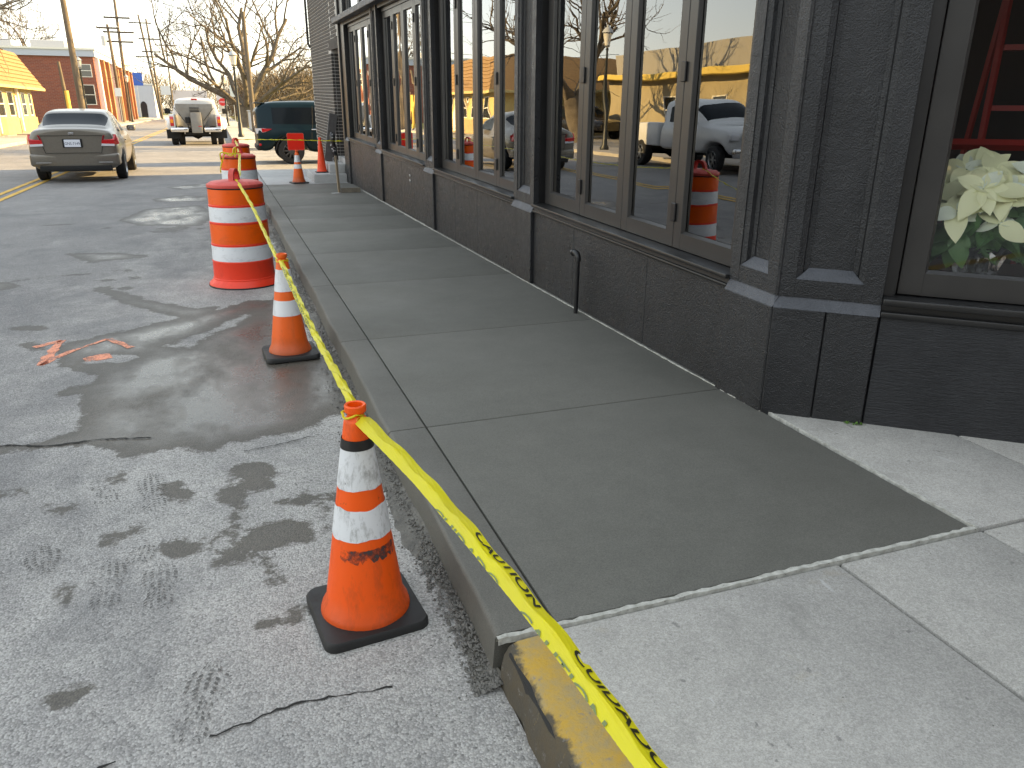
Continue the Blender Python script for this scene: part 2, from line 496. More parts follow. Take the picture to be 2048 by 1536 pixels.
WET = {
'main':[(0.74,7.37),(0.37,7.27),(0.28,6.98),(0.1,7.05),(-0.1,6.82),(-0.31,6.71),(-0.53,6.53),(-0.67,6.42),(-0.82,6.31),(-1.0,6.2),(-1.11,6.12),(-1.22,6.03),(-1.21,5.65),(-1.13,5.46),(-0.98,5.3),(-0.88,5.09),(-0.99,5.01),(-1.08,4.97),(-1.05,4.84),(-0.93,4.85),(-0.89,4.5),(-0.88,4.24),(-0.98,4.17),(-1.11,4.15),(-1.2,4.15),(-1.9,4.2),(-1.9,4.06),(-1.09,4.05),(-0.76,4.01),(-0.67,3.91),(-0.6,3.8),(-0.57,3.78),(-0.47,3.83),(-0.33,3.86),(-0.22,3.74),(-0.14,3.81),(-0.02,3.84),(0.13,3.85),(0.34,3.92),(0.42,4.05),(0.7,4.0),(0.7,4.6)],
'stream':[(-1.28,8.0),(-1.08,7.91),(-0.74,7.32),(-0.36,6.87),(-0.16,6.9),(-0.2,6.42),(-0.38,6.45),(-0.71,6.9),(-0.98,7.33)],
'far1':[(-1.58,12.98),(-1.31,14.46),(-0.45,14.81),(-0.2,13.42),(-0.37,12.05),(-1.22,12.31)],
'far2':[(-1.35,16.09),(-0.76,16.66),(-0.25,16.13),(-0.29,15.42),(-1.14,15.5)],
'far3':[(-1.22,18.42),(-0.32,19.29),(-0.21,18.24),(-0.9,17.75)],
'far4':[(0.1,9.2),(0.7,8.6),(0.7,16.5),(0.3,15.5),(0.25,12.0)],
'b1':[(-0.2,2.74),(-0.12,2.86),(0.02,2.94),(0.14,2.92),(0.2,2.83),(0.16,2.72),(0.01,2.72),(-0.12,2.67),(-0.16,2.67)],
'b2':[(-0.14,3.48),(-0.08,3.55),(0.03,3.53),(0.08,3.41),(0.05,3.25),(-0.04,3.23),(-0.11,3.36)],
'b3':[(-0.2,3.32),(-0.11,3.38),(-0.07,3.24),(-0.06,3.12),(-0.12,3.12),(-0.17,3.21)],
'b4':[(-0.41,2.85),(-0.37,2.93),(-0.29,2.93),(-0.22,2.86),(-0.23,2.8),(-0.31,2.79),(-0.37,2.8)],
'b5':[(-0.88,3.4),(-0.82,3.42),(-0.73,3.37),(-0.73,3.3),(-0.79,3.29),(-0.85,3.34)],
'b6':[(-0.08,2.64),(-0.01,2.65),(0.03,2.57),(0.04,2.5),(0.0,2.48),(-0.02,2.55)],
'b7':[(-0.67,2.11),(-0.62,2.16),(-0.54,2.13),(-0.52,2.07),(-0.58,2.05),(-0.65,2.07)],
'b8':[(-0.45,3.45),(-0.36,3.45),(-0.26,3.31),(-0.27,3.23),(-0.36,3.29),(-0.43,3.37)],
'b9':[(-0.67,3.64),(-0.59,3.64),(-0.57,3.53),(-0.64,3.53)],
'b10':[(-0.14,3.06),(-0.11,3.12),(-0.1,2.92),(-0.13,2.83),(-0.15,2.87)],
'b11':[(0.2,3.18),(0.23,3.12),(0.25,2.88),(0.23,2.81),(0.2,2.9)],
'b12':[(-0.74,2.72),(-0.66,2.7),(-0.65,2.63),(-0.68,2.58),(-0.72,2.65)],
'b13':[(-1.5,6.13),(-1.46,6.25),(-1.31,5.93),(-1.4,5.9)],
'b14':[(-0.92,5.08),(-0.83,5.18),(-0.6,5.02),(-0.67,4.76),(-0.84,4.86)],
'b15':[(-1.9,10.2),(-1.2,10.0),(-0.9,9.6),(-1.5,9.5)],
'b16':[(-2.4,8.4),(-2.1,8.6),(-1.9,8.3),(-2.2,8.1)],
}
_r = random.Random(12)
for _i in range(46):
    _x, _y = _r.uniform(-2.6, 0.35), 2.0+_r.random()**1.3*11
    if 3.6 < _y < 7.4 and _x > -1.2: continue
    _a, _b, _t = _r.uniform(.03, .12)*(1+_y*.10), _r.uniform(.02, .06)*(1+_y*.12), _r.uniform(-.4, .4)
    WET['r%d' % _i] = [(_x+_a*cos(q)*cos(_t)-_b*sin(q)*sin(_t), _y+_a*cos(q)*sin(_t)+_b*sin(q)*cos(_t)) for q in np.linspace(0, 2*pi, 9)[:-1]]
ISLES = [[(-0.51,5.76),(-0.34,5.97),(0.08,6.58),(0.1,6.52),(-0.05,6.21),(-0.23,6.0),(-0.36,5.65)],
         [(-1.03,5.57),(-0.89,5.64),(-0.66,5.59),(-0.76,5.44),(-0.99,5.49)]]
def poly_sdf(P, poly):
    q = np.array(poly); n = len(q)
    d = np.full(len(P), 1e9); inside = np.zeros(len(P), bool)
    for i in range(n):
        a = q[i]; b = q[(i+1) % n]; e = b-a
        w = P-a
        t = np.clip((w@e)/(e@e), 0, 1)
        d = np.minimum(d, ((w-np.outer(t, e))**2).sum(1))
        c = (a[1] > P[:, 1]) != (b[1] > P[:, 1])
        with np.errstate(divide='ignore', invalid='ignore'):
            xi = (b[0]-a[0])*(P[:, 1]-a[1])/(b[1]-a[1])+a[0]
        inside ^= c & (P[:, 0] < xi)
    d = np.sqrt(d)
    return np.where(inside, d, -d)
gx = np.arange(-6.0, 0.6051, 0.0508); gy = np.concatenate([np.arange(0.2, 8.0, 0.05), np.arange(8.0, 21.01, 0.13)])
X, Y = np.meshgrid(gx, gy)
P2 = np.stack([X.ravel(), Y.ravel()], 1)
wet = np.full(len(P2), -1.0)
for k, v in WET.items():
    wet = np.maximum(wet, poly_sdf(P2, v))
for v in ISLES:
    wet = np.minimum(wet, -poly_sdf(P2, v))
wet = np.clip(wet, -1, 1)
Z = 0.006*np.sin(P2[:, 0]*1.7+0.5)*np.sin(P2[:, 1]*0.9)*np.clip((P2[:, 1]-0.2)/1.0, 0, 1)*np.clip((20-P2[:, 1])/4.0, 0, 1)*np.clip((P2[:, 0]+6)/1.0, 0, 1)
me = bpy.data.meshes.new('road')
nx, ny = len(gx), len(gy)
idx = np.arange(nx*ny).reshape(ny, nx)
quads = np.stack([idx[:-1, :-1], idx[:-1, 1:], idx[1:, 1:], idx[1:, :-1]], -1).reshape(-1, 4)
extra_v = [(-8.6, -30, 0), (0.605, -30, 0), (0.605, 0.2, 0), (-6, 0.2, 0), (-6, 21, 0), (0.605, 21, 0), (0.605, 400, 0), (-8.6, 400, 0), (-8.6, 0.2, 0), (-8.6, 21, 0)]
extra_v = [(gx[-1] if abs(a-0.605) < 1e-6 else a, gy[-1] if b == 21 else b, c) for a, b, c in extra_v]
nb = nx*ny
allv = [(float(a), float(b), float(c)) for (a, b), c in zip(P2, Z)]+[tuple(map(float, q)) for q in extra_v]
allf = [tuple(map(int, q)) for q in quads]+[(nb+0, nb+1, nb+2, nb+3, nb+8), (nb+8, nb+3, nb+4, nb+9), (nb+9, nb+4, nb+5, nb+6, nb+7)]
me.from_pydata(allv, [], allf)
at = me.attributes.new('wet', 'FLOAT', 'POINT')
at.data.foreach_set('value', np.concatenate([wet, np.full(len(extra_v), -1.0)]).astype(np.float32))
dust = np.clip(1.15-np.abs(P2[:, 0]-0.15)/2.1, 0, 1)*np.clip(1.35-np.abs(P2[:, 1]-2.5)/9.0, 0, 1)
ad = me.attributes.new('dust', 'FLOAT', 'POINT')
ad.data.foreach_set('value', np.concatenate([dust, [0, .6, .6, 0, 0, 0, 0, 0, 0, 0]]).astype(np.float32))
me.materials.append(M['road'])
me.polygons.foreach_set('use_smooth', [True]*len(me.polygons))
road = tag(obj('road', me), kind='structure')

def ribbon(pts, w, z, jit=0.0):
    """flat strip along a list of ground points"""
    m_ = MB(); pts = [Vector((a, b)) for a, b in pts]
    vs_ = []
    for i, q in enumerate(pts):
        t = (pts[min(i+1, len(pts)-1)]-pts[max(i-1, 0)]).normalized()
        nrm = Vector((-t.y, t.x))
        ww = w*(1+jit*(random.random()-0.5)*2)/2
        vs_ += [(q.x+nrm.x*ww, q.y+nrm.y*ww, z), (q.x-nrm.x*ww, q.y-nrm.y*ww, z)]
    m_.add(vs_, [(2*i, 2*i+1, 2*i+3, 2*i+2) for i in range(len(pts)-1)])
    return m_
def wander(pts, step=0.02, amp=0.012):
    out = []
    for (a, b), (c, d) in zip(pts[:-1], pts[1:]):
        n = max(1, int(math.hypot(c-a, d-b)/step))
        for i in range(n):
            t = i/n
            out.append((a+(c-a)*t+random.uniform(-amp, amp), b+(d-b)*t+random.uniform(-amp, amp)))
    out.append(pts[-1])
    return out
M['yellow_line'] = worn_paint("worn_yellow_line", (0.62, 0.36, 0.05), 0.36, 0.46, 14)
M['spray'] = worn_paint("orange_spray_paint", (0.85, 0.31, 0.18), 0.38, 0.54, 70)
M['crack'] = pm("crack_gap", (0.02, 0.019, 0.017), 0.95)
for x in (-4.13, -3.88):
    ribbon([(x, y) for y in np.arange(4, 220, 4.0)], 0.11, 0.009).build('painted_line', M['yellow_line'], road)
for pts, w in (([(-1.39, 6.0), (-1.24, 6.14)], .05), ([(-1.24, 6.14), (-1.25, 5.83), (-1.27, 5.53)], .065), ([(-1.27, 5.53), (-1.14, 5.81), (-0.93, 6.07)], .04), ([(-0.93, 6.07), (-0.75, 5.78)], .045), ([(-1.02, 5.57), (-0.86, 5.62)], .11)):
    ribbon(wander(pts, 0.05, 0.006), w, 0.0075, 0.35).build('spray_mark', M['spray'], road)
for pts, w in (([(-0.2, 1.80), (-0.12, 1.81), (-0.06, 1.83), (0.02, 1.84), (0.09, 1.845), (0.18, 1.83), (0.30, 1.82)], .006),
               ([(-1.6, 4.20), (-1.2, 4.16), (-0.97, 4.08), (-0.72, 4.08), (-0.5, 4.02)], .012),
               ([(-0.05, 3.69), (0.12, 3.72), (0.32, 3.78)], .006), ([(-0.59, 1.76), (-0.43, 1.79)], .008)):
    ribbon(wander(pts, 0.018, 0.007), w, 0.0065, 0.7).build('crack', M['crack'], road)
# boot prints: rows of damp tread lugs
M['print'] = worn_paint("damp_boot_print", (0.095, 0.091, 0.084), 0.42, 0.58, 50, 0.8)
def boot(cx, cyy, ang, ln=0.30, keep=(0, 1), dens=1.0):
    m_ = MB()
    rows = 17
    for r in range(rows):
        t = r/(rows-1)
        if not keep[0] <= t <= keep[1]: continue
        hw = 0.042 if t < 0.3 else (0.034 if t < 0.48 else 0.034+0.02*sin(pi*min(1, (t-0.42)/0.58)))
        if t > 0.93: hw *= 0.6
        if t < 0.05: hw *= 0.75
        nlug = 5
        for k in range(nlug):
            if random.random() > dens: continue
            u = (k-(nlug-1)/2)/(nlug-1)*2*hw
            du, dv = hw/nlug*0.62, 0.0052
            yy = (t-0.5)*ln+0.006*cos(u/hw*2)+random.uniform(-.001, .001)
            sk = 0.004*(1 if k < 2 else (-1 if k > 2 else 0))
            q = [(u-du, yy-dv-sk), (u+du, yy-dv+sk), (u+du*0.9, yy+dv+sk), (u-du*0.9, yy+dv-sk)]
            m_.add([(cx+a*cos(ang)-b*sin(ang), cyy+a*sin(ang)+b*cos(ang), 0.0062) for a, b in q], [(0, 1, 2, 3)])
    m_.build('boot_print', M['print'], road)
boot(-0.45, 3.38, 0.12, .36); boot(-0.65, 3.48, 0.15, .30, (0, 1), 0.6); boot(-0.44, 2.93, -0.15, .28, (0, .42))
boot(-0.79, 2.89, 0.2, .29, (.25, 1), .8); boot(-0.55, 2.68, 0.05, .30, dens=.85); boot(-0.375, 2.60, 0.03, .30, dens=.9)
boot(-0.225, 1.955, -0.22, .31, dens=.85)
# manhole lid further up the road (seen mirrored in the window)
mh = MB(); mh.lathe([(0.36, 0.006), (0.36, 0.012), (0.33, 0.012), (0.33, 0.009), (0.0, 0.009)], 28, (-5.9, 22.4))
mh.build('manhole_cover', pm("manhole_iron", (0.25, 0.24, 0.22), 0.5, metal=0.6), road, smooth=30)

# fresh pavement: slabs with tooled joints
side = bpy.data.objects.new('pavement', None); COL.objects.link(side); tag(side, kind='structure')
def slab(name, x0, x1, y0, y1, z, mat, parent, bev=0.006, gap=0.004, skew=0.0, th=0.12, jit=0):
    m_ = MB()
    def fn(a, b, c): return (a, b+skew*(a-x0), c)
    m_.bbox(x0+gap, x1-gap, y0+gap, y1-gap, z-th, z, bev, 2, fn)
    return m_.build(name, mat, parent, smooth=30)
YJ = [1.762, 3.36, 4.96, 6.74, 8.36, 9.92, 11.25, 12.8, 14.7, 16.75]
for a, b in zip(YJ[:-1], YJ[1:]):
    sk = 0.0 if a < 2 else 0.055
    slab('slab', XJ, 2.475 if a < 2 else 2.50, a, b, HS, M['new_conc'], side, 0.0055, 0.0036, 0.0, 0.12)
# rounded fresh kerb, one length per slab
for a, b in zip(YJ[:-1], YJ[1:]):
    n = 10
    prof = [(XJ-0.003, -0.02), (XJ-0.003, HS-0.004), (XJ-0.007, HS)]
    R = 0.018
    prof += [(XC+R-R*sin(t), HS-R+R*cos(t)) for t in np.linspace(0.05, pi/2, 6)]
    prof += [(XC-0.006, 0.05), (XC-0.010, 0.0), (XC-0.01, -0.05)]
    yy = np.linspace(a+0.0035, b-0.0035, 8)
    vs_ = []; k = len(prof)
    for y in yy:
        for i, (x, z) in enumerate(prof):
            wob = 0.005*sin(y*3.1)+0.003*sin(y*9.7+1) if i > 3 else 0
            vs_.append((x+wob, y, z))
    fs_ = [(i*k+j, i*k+j+1, (i+1)*k+j+1, (i+1)*k+j) for i in range(len(yy)-1) for j in range(k-1)]
    fs_ += [tuple(range(k)), tuple((len(yy)-1)*k+j for j in range(k-1, -1, -1))]
    MB().add(vs_, fs_).build('kerb', M['new_curb'], side, smooth=40)
jb = MB(); jb.box(XC+0.02, 2.52, 1.77, 16.74, 0.0, HS-0.016)
jb.build('joint_bed', M['groove'], side)
# old slabs round the corner and the pale far slabs
for x0, x1, y0, y1 in ((0.79, 1.828, -3.0, 1.735), (1.832, 2.49, -3.0, 1.735), (2.49, 3.165, -3.0, 1.735), (3.165, 6.5, -3.0, 1.735), (2.492, 3.165, 1.745, 3.3), (3.165, 6.5, 1.745, 3.3)):
    slab('old_slab', x0, x1, y0, y1, HS+0.0, M['old_conc'], side, 0.008, 0.004)
for x0, x1, y0, y1 in ((0.79, 2.52, 16.76, 18.9), (0.79, 2.52, 18.9, 21.15)):
    slab('old_slab', x0, x1, y0, y1, HS-0.005, M['pale_conc'], side, 0.01, 0.005)
slab('kerb', XC, 0.79, 16.76, 21.15, HS-0.005, M['pale_conc'], side, 0.03, 0.004, th=0.3)
ob = MB(); ob.box(0.62, 6.5, -3.0, 1.70, -0.05, HS-0.02); ob.box(2.50, 6.5, 1.72, 3.3, -0.05, HS-0.021)
ob.build('joint_bed', M['groove'], side)
# worn yellow kerb
def kerb_mat():
    mt, nt, b = new_mat("worn_yellow_kerb")
    src = coords(nt, 'world')
    w = ramp(nt, math_(nt, 'ADD', math_(nt, 'MULTIPLY', noise(nt, src, 9, 5, 0.7), 0.6), math_(nt, 'MULTIPLY', noise(nt, src, 50, 4, 0.7), 0.4)), 0.40, 0.60)
    col = mixc(nt, w, (0.50, 0.30, 0.045), (0.37, 0.27, 0.12))
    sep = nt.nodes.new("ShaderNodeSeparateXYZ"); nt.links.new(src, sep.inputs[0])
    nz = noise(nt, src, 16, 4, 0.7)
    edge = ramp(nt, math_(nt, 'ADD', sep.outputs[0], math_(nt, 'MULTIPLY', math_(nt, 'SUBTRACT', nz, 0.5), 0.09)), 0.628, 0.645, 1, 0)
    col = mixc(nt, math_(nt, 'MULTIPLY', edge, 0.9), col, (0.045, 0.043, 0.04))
    chip = ramp(nt, noise(nt, src, 22, 5, 0.75), 0.60, 0.66)
    col = mixc(nt, math_(nt, 'MULTIPLY', chip, 0.7), col, (0.19, 0.18, 0.17))
    nt.links.new(col, b.inputs["Base Color"]); b.inputs["Roughness"].default_value = 0.85
    bump(nt, b, noise(nt, src, 90, 4, 0.7), 0.6, 0.006)
    return mt
yk = MB()
prof = [(0.786, -0.02), (0.786, HS-0.004), (0.775, HS), (0.655, HS-0.002), (0.63, HS-0.012), (0.613, HS-0.04), (0.603, 0.06), (0.598, -0.05)]
yy = np.linspace(-3.0, 1.725, 60); k = len(prof)
vs_ = [(x+(0.006*sin(y*13)+0.004*sin(y*37) if i > 2 else 0), y, z+(0.003*sin(y*21) if i in (3, 4, 5) else 0)) for y in yy for i, (x, z) in enumerate(prof)]
fs_ = [(i*k+j, i*k+j+1, (i+1)*k+j+1, (i+1)*k+j) for i in range(len(yy)-1) for j in range(k-1)]+[tuple(range(k)), tuple((len(yy)-1)*k+j for j in range(k))]
yk.add(vs_, fs_).build('kerb', kerb_mat(), side, smooth=35)
# cream filler strips along the joints of the new concrete
def filler(p0, p1, w, z, n=70, rag=0.6):
    m_ = MB(); a = Vector(p0); b = Vector(p1); t = (b-a).normalized(); nr = Vector((-t.y, t.x))
    vs_ = []
    for i in range(n+1):
        q = a.lerp(b, i/n)
        h0 = w/2*(1+random.uniform(-rag, rag)); h1 = w/2*(1+random.uniform(-rag*0.5, rag*0.5))
        zz = z+random.uniform(-0.0015, 0.002)
        vs_ += [(q.x+nr.x*h0, q.y+nr.y*h0, z-0.02), (q.x+nr.x*h0*0.8, q.y+nr.y*h0*0.8, zz), (q.x-nr.x*h1*0.8, q.y-nr.y*h1*0.8, zz), (q.x-nr.x*h1, q.y-nr.y*h1, z-0.02)]
    fs_ = [(4*i+j, 4*i+j+1, 4*i+j+5, 4*i+j+4) for i in range(n) for j in range(3)]
    m_.add(vs_, fs_).build('joint_filler', M['mortar_strip'], side)
filler((0.60, 1.748), (2.492, 1.754), 0.020, HS+0.003)
filler((2.484, 1.755), (2.50, 2.99), 0.014, HS+0.003, 50, 0.9)
filler((2.462, 3.0), (2.452, 9.6), 0.010, HS+0.004, 160, 1.0)
filler((2.455, 9.6), (2.455, 15.0), 0.022, HS+0.005, 120, 0.9)
# slurry and crumbs along the foot of the kerb
sl = MB(); yy = np.arange(1.72, 17.0, 0.03)
pv = []
for y in yy:
    w = 0.07+0.035*sin(y*2.3)+0.025*sin(y*7.1+2)+random.uniform(-.012, .012)
    if y < 3.4: w += 0.015
    pv += [(XC+0.004, y, 0.030+0.008*sin(y*5)), (XC-w*0.35, y, 0.018+random.uniform(-.004, .004)), (XC-w*0.75, y, 0.013), (XC-w-0.015, y, 0.0)]
sl.add(pv, [(4*i+j, 4*i+j+1, 4*i+j+5, 4*i+j+4) for i in range(len(yy)-1) for j in range(3)])
o = sl.build('slurry', M['mud'], None, smooth=60); tag(o, 'wet grey slurry smeared along the foot of the fresh kerb', 'slurry', kind='stuff')
cr = MB()
ico_v = [(0, 0, 1), (0.9, 0, 0.1), (0.2, 0.9, -0.1), (-0.8, 0.4, 0.2), (-0.5, -0.8, 0), (0.4, -0.85, 0.15), (0, 0, -0.6)]
ico_f = [(0, 1, 2), (0, 2, 3), (0, 3, 4), (0, 4, 5), (0, 5, 1), (6, 2, 1), (6, 3, 2), (6, 4, 3), (6, 5, 4), (6, 1, 5)]
def crumb(x, y, z, s):
    a = random.random()*6.28; ca, sa = cos(a)*s, sin(a)*s
    k = [random.uniform(0.6, 1.25) for _ in range(7)]
    cr.add([(x+(p[0]*ca-p[1]*sa)*k[i], y+(p[0]*sa+p[1]*ca)*k[i], z+p[2]*s*0.75*k[i]) for i, p in enumerate(ico_v)], ico_f)
for i in range(7000):
    y = 1.7+random.random()**1.6*14
    cl = 0.5+0.5*sin(y*2.3)+0.4*sin(y*7.1+2)
    x = XC-0.005-abs(random.gauss(0, 0.055))*(1.0+0.35*cl)
    if x < XC-0.24: continue
    dz = max(0, 0.028*(1-(XC-x)/0.10))
    crumb(x, y, dz+0.002, random.uniform(0.0025, 0.0085)*(1.4 if random.random() < 0.08 else 1))
for i in range(500):
    crumb(random.uniform(-1.2, 0.55), random.uniform(1.6, 8), 0.008, random.uniform(0.0012, 0.0035))
for i in range(90):
    crumb(random.uniform(0.85, 3.2), random.uniform(0.4, 1.7), HS+0.001, random.uniform(0.001, 0.003))
for i in range(240):
    t = random.random(); crumb(0.8+t*1.7, 1.752+random.gauss(0, 0.008), HS+0.001, random.uniform(0.0012, 0.003))
o = cr.build('concrete_crumbs', pm("concrete_crumb", (0.085, 0.08, 0.07), 0.75, col2=(0.17, 0.16, 0.145), vscale=60, mode='world'), None, fix=False)
tag(o, 'small grey concrete crumbs scattered along the kerb foot', 'crumbs', kind='stuff')
# driveway and lot beyond the building, far pavements, verge
st = MB(); st.add([(0.605, 21.2, 0.012), (40, 21.2, 0.05), (40, 34, 0.05), (0.605, 34, 0.012)], [(0, 1, 2, 3)])
tag(st.build('parking_lot', M['lot']), kind='structure')
fp = MB(); fp.box(0.61, 2.3, 34, 260, -0.05, 0.12)
tag(fp.build('far_pavement', M['far_conc']), kind='structure')
lp = MB()
lp.box(-11.3, -8.6, -20, 48, -0.05, 0.13); lp.box(-11.3, -8.6, 55, 300, -0.05, 0.13)
lp.box(-11.3, -8.6, 48.01, 54.99, -0.05, 0.04)
tag(lp.build('opposite_pavement', M['far_conc']), kind='structure')
M['grass'] = pm("winter_grass", (0.13, 0.16, 0.03), 0.9, col2=(0.22, 0.20, 0.06), vscale=3, bst=0.6, bscale=40, mode='world')
vg = MB(); vg.box(2.301, 60, 34.01, 300, -0.05, 0.16)
tag(vg.build('grass_verge', M['grass']), kind='structure')
vg = MB(); vg.box(-60, -11.301, 66, 300, -0.05, 0.16)
tag(vg.build('grass_verge', M['grass']), kind='structure')
vl = MB(); vl.box(-60, -11.301, -60, 65.9, -0.05, 0.10)
tag(vl.build('opposite_lot', M['lot']), kind='structure')

# ------------------------------------------------------------------ the black shop front
class Face:
    def __init__(s, ox, oy, dx, dy):
        l = math.hypot(dx, dy); s.o = (ox, oy); s.d = (dx/l, dy/l); s.n = (-dy/l, dx/l)
    def __call__(s, a, w, z):           # along, outwards, up
        x = s.o[0]+s.d[0]*a+s.n[0]*w; y = s.o[1]+s.d[1]*a+s.n[1]*w
        return (x, y, z+S*y)
FA = Face(XW, 0, 0, 1)                  # street front; along = Y, outwards = -X
CH = Face(XW, 3.0, -0.768, 0.641)       # canted corner; use along = -s so that outwards faces the street
def fa(a, w, z): return FA(a, w, z)
def ch(a, w, z): return CH(-a, w, z)
shop = thing('shop_building', 'black painted corner shop front with folding windows and brick end', 'building', (XW, 10, 0))
OFF = (XW, 10, 0)
def part(mb, name, mat, parent=None, smooth=None):
    return mb.build(name, mat, parent if parent else shop, smooth, off=OFF)
ZK, ZTOP, ZHEAD = 0.64, 5.7, 2.74
POSTS = [(3.0, 3.40), (6.26, 6.76), (9.65, 10.14), (13.05, 13.55), (16.50, 17.10)]
BAYS = [(3.40, 6.26), (6.76, 9.65), (10.14, 13.05), (13.55, 16.50)]
ZB = lambda y: 0.02-S*y
# knee walls, in panels between the seams
seams = [(3.40, 4.28), (4.28, 5.42), (5.42, 6.26), (6.76, 7.9), (7.9, 8.75), (8.75, 9.65), (10.14, 11.6), (11.6, 13.05), (13.55, 15.2), (15.2, 16.0), (16.0, 16.50)]
for a, b in seams:
    k = MB(); k.bbox(a+0.0015, b-0.0015, -0.30, -0.028, -0.35, ZK, 0.004, 1, fa); part(k, 'knee_wall_panel', M['black'])
for a, b in POSTS:
    a2 = a if a > 3.1 else a+0.002
    k = MB(); k.bbox(a2, b, -0.30, 0.004, -0.35, ZK-0.002, 0.006, 1, fa); part(k, 'post_base', M['black'])
    # sloping ledge
    k = MB()
    k.add([fa(a2, 0.002, ZK-0.004), fa(b, 0.002, ZK-0.004), fa(b, -0.030, ZK+0.052), fa(a2, -0.030, ZK+0.052), fa(a2, -0.2, ZK-0.004), fa(b, -0.2, ZK-0.004), fa(a2, -0.2, ZK+0.052), fa(b, -0.2, ZK+0.052)],
          [(0, 1, 2, 3), (3, 2, 7, 6), (0, 3, 6, 4), (1, 5, 7, 2)])
    part(k, 'post_ledge', M['ledge'])
def pilaster(fn, a, b, z0, z1, wf, first=False):
    """panelled post: stiles, rails, sunk panel with mitred mouldings"""
    w = b-a; i0, i1 = a+0.085, b-0.085
    if w < 0.45: i0, i1 = a+0.09, b-0.075
    root = MB()
    root.box(a, i0, wf-0.16, wf, z0, z1, fn); root.box(i1, b, wf-0.16, wf, z0, z1, fn)
    root.box(i0+0.0005, i1-0.0005, wf-0.15, wf-0.001, z0+0.001, z0+0.085, fn)
    root.box(i0+0.0005, i1-0.0005, wf-0.15, wf-0.001, z1-0.3, z1-0.001, fn)
    o = part(root, 'pilaster', M['black'])
    zb, zt = z0+0.085, z1-0.3
    d1, t = 0.045, 0.055
    p = MB(); p.add([fn(i0, wf-d1-0.004, zb), fn(i1, wf-d1-0.004, zb), fn(i1, wf-d1-0.004, zt), fn(i0, wf-d1-0.004, zt)], [(0, 1, 2, 3)])
    part(p, 'sunk_panel', M['black'], o)
    q = MB(); q.add([fn(i0, wf-0.006, zb), fn(i1, wf-0.006, zb), fn(i1-t*0.55, wf-d1*0.55, zb+t*0.5), fn(i0+t*0.55, wf-d1*0.55, zb+t*0.5), fn(i1-t, wf-d1, zb+t*0.95), fn(i0+t, wf-d1, zb+t*0.95)], [(0, 1, 2, 3), (3, 2, 4, 5)])
    part(q, 'sloped_moulding', M['ledge'], o)
    q = MB()
    for e, sg in ((i0, 1), (i1, -1)):
        q.add([fn(e, wf-0.006, zb), fn(e, wf-0.006, zt), fn(e+sg*t*0.5, wf-d1*0.4, zt), fn(e+sg*t*0.5, wf-d1*0.4, zb+t*0.5), fn(e+sg*t*0.6, wf-d1*0.85, zt), fn(e+sg*t*0.6, wf-d1*0.85, zb+t*0.6), fn(e+sg*t, wf-d1, zt), fn(e+sg*t, wf-d1, zb+t)],
              [(0, 1, 2, 3), (3, 2, 4, 5), (5, 4, 6, 7)])
    part(q, 'side_moulding', M['black'], o)
for a, b in POSTS[:-1]:
    pilaster(fa, a+0.002, b, ZK+0.052, 3.4, -0.022)
k = MB(); k.bbox(16.50, 17.10, -0.35, -0.035, ZK+0.052, 3.4, 0.008, 1, fa); part(k, 'end_post', M['black_smooth'])
k = MB(); k.bbox(16.95, 17.10, -0.034, 0.006, -0.35, 3.3, 0.008, 1, fa); part(k, 'end_post', M['frame'])
# windows
def glazing(fn, bounds, z0, zg0, z1, wface, hinge_at=(), pane='pane', tr=0.085):
    root = MB()
    a, b = bounds[0], bounds[-1]
    root.box(a-0.055, a-0.002, wface-0.14, wface-0.008, z0, z1+0.05, fn)
    root.box(b+0.002, b+0.055, wface-0.14, wface-0.008, z0, z1+0.05, fn)
    root.box(a-0.0019, b+0.0019, wface-0.14, wface+0.011, z1+0.003, z1+0.049, fn)
    w = part(root, 'window', M['frame'])
    for j, (c, d) in enumerate(zip(bounds[:-1], bounds[1:])):
        c += 0.0025; d -= 0.0025
        s_ = MB()
        s_.bbox(c, c+tr, wface-0.05, wface, z0+0.004, z1-0.002, 0.003, 1, fn)
        s_.bbox(d-tr, d, wface-0.05, wface, z0+0.004, z1-0.002, 0.003, 1, fn)
        s_.box(c+tr-0.002, d-tr+0.002, wface-0.049, wface-0.0012, z0+0.005, zg0, fn)
        s_.box(c+tr-0.002, d-tr+0.002, wface-0.049, wface-0.0012, z1-0.09, z1-0.003, fn)
        part(s_, 'sash', M['frame'], w)
        bd = MB()
        e0, e1 = c+tr, d-tr
        bd.add([fn(e0-0.001, wface-0.003, zg0-0.001), fn(e1+0.001, wface-0.003, zg0-0.001), fn(e1-0.012, wface-0.024, zg0+0.014), fn(e0+0.012, wface-0.024, zg0+0.014)], [(0, 1, 2, 3)])
        for e, sg in ((e0, 1), (e1, -1)):
            bd.add([fn(e, wface-0.003, zg0), fn(e, wface-0.003, z1-0.09), fn(e+sg*0.012, wface-0.024, z1-0.09), fn(e+sg*0.012, wface-0.024, zg0+0.014)], [(0, 1, 2, 3)])
        part(bd, 'glazing_bead', M['frame'], w)
        gl = MB(); gl.box(e0-0.005, e1+0.005, wface-0.034, wface-0.028, zg0-0.005, z1-0.085, fn)
        part(gl, 'pane', M[pane], w)
    for hb in hinge_at:
        for hz in (1.0-0.07, 1.80-0.07, 2.58-0.07):
            hgm = MB(); hgm.bbox(bounds[hb]-0.024, bounds[hb]+0.024, wface-0.002, wface+0.016, hz-0.055, hz+0.055, 0.004, 1, fn)
            part(hgm, 'hinge', M['black_iron'], w)
    return w
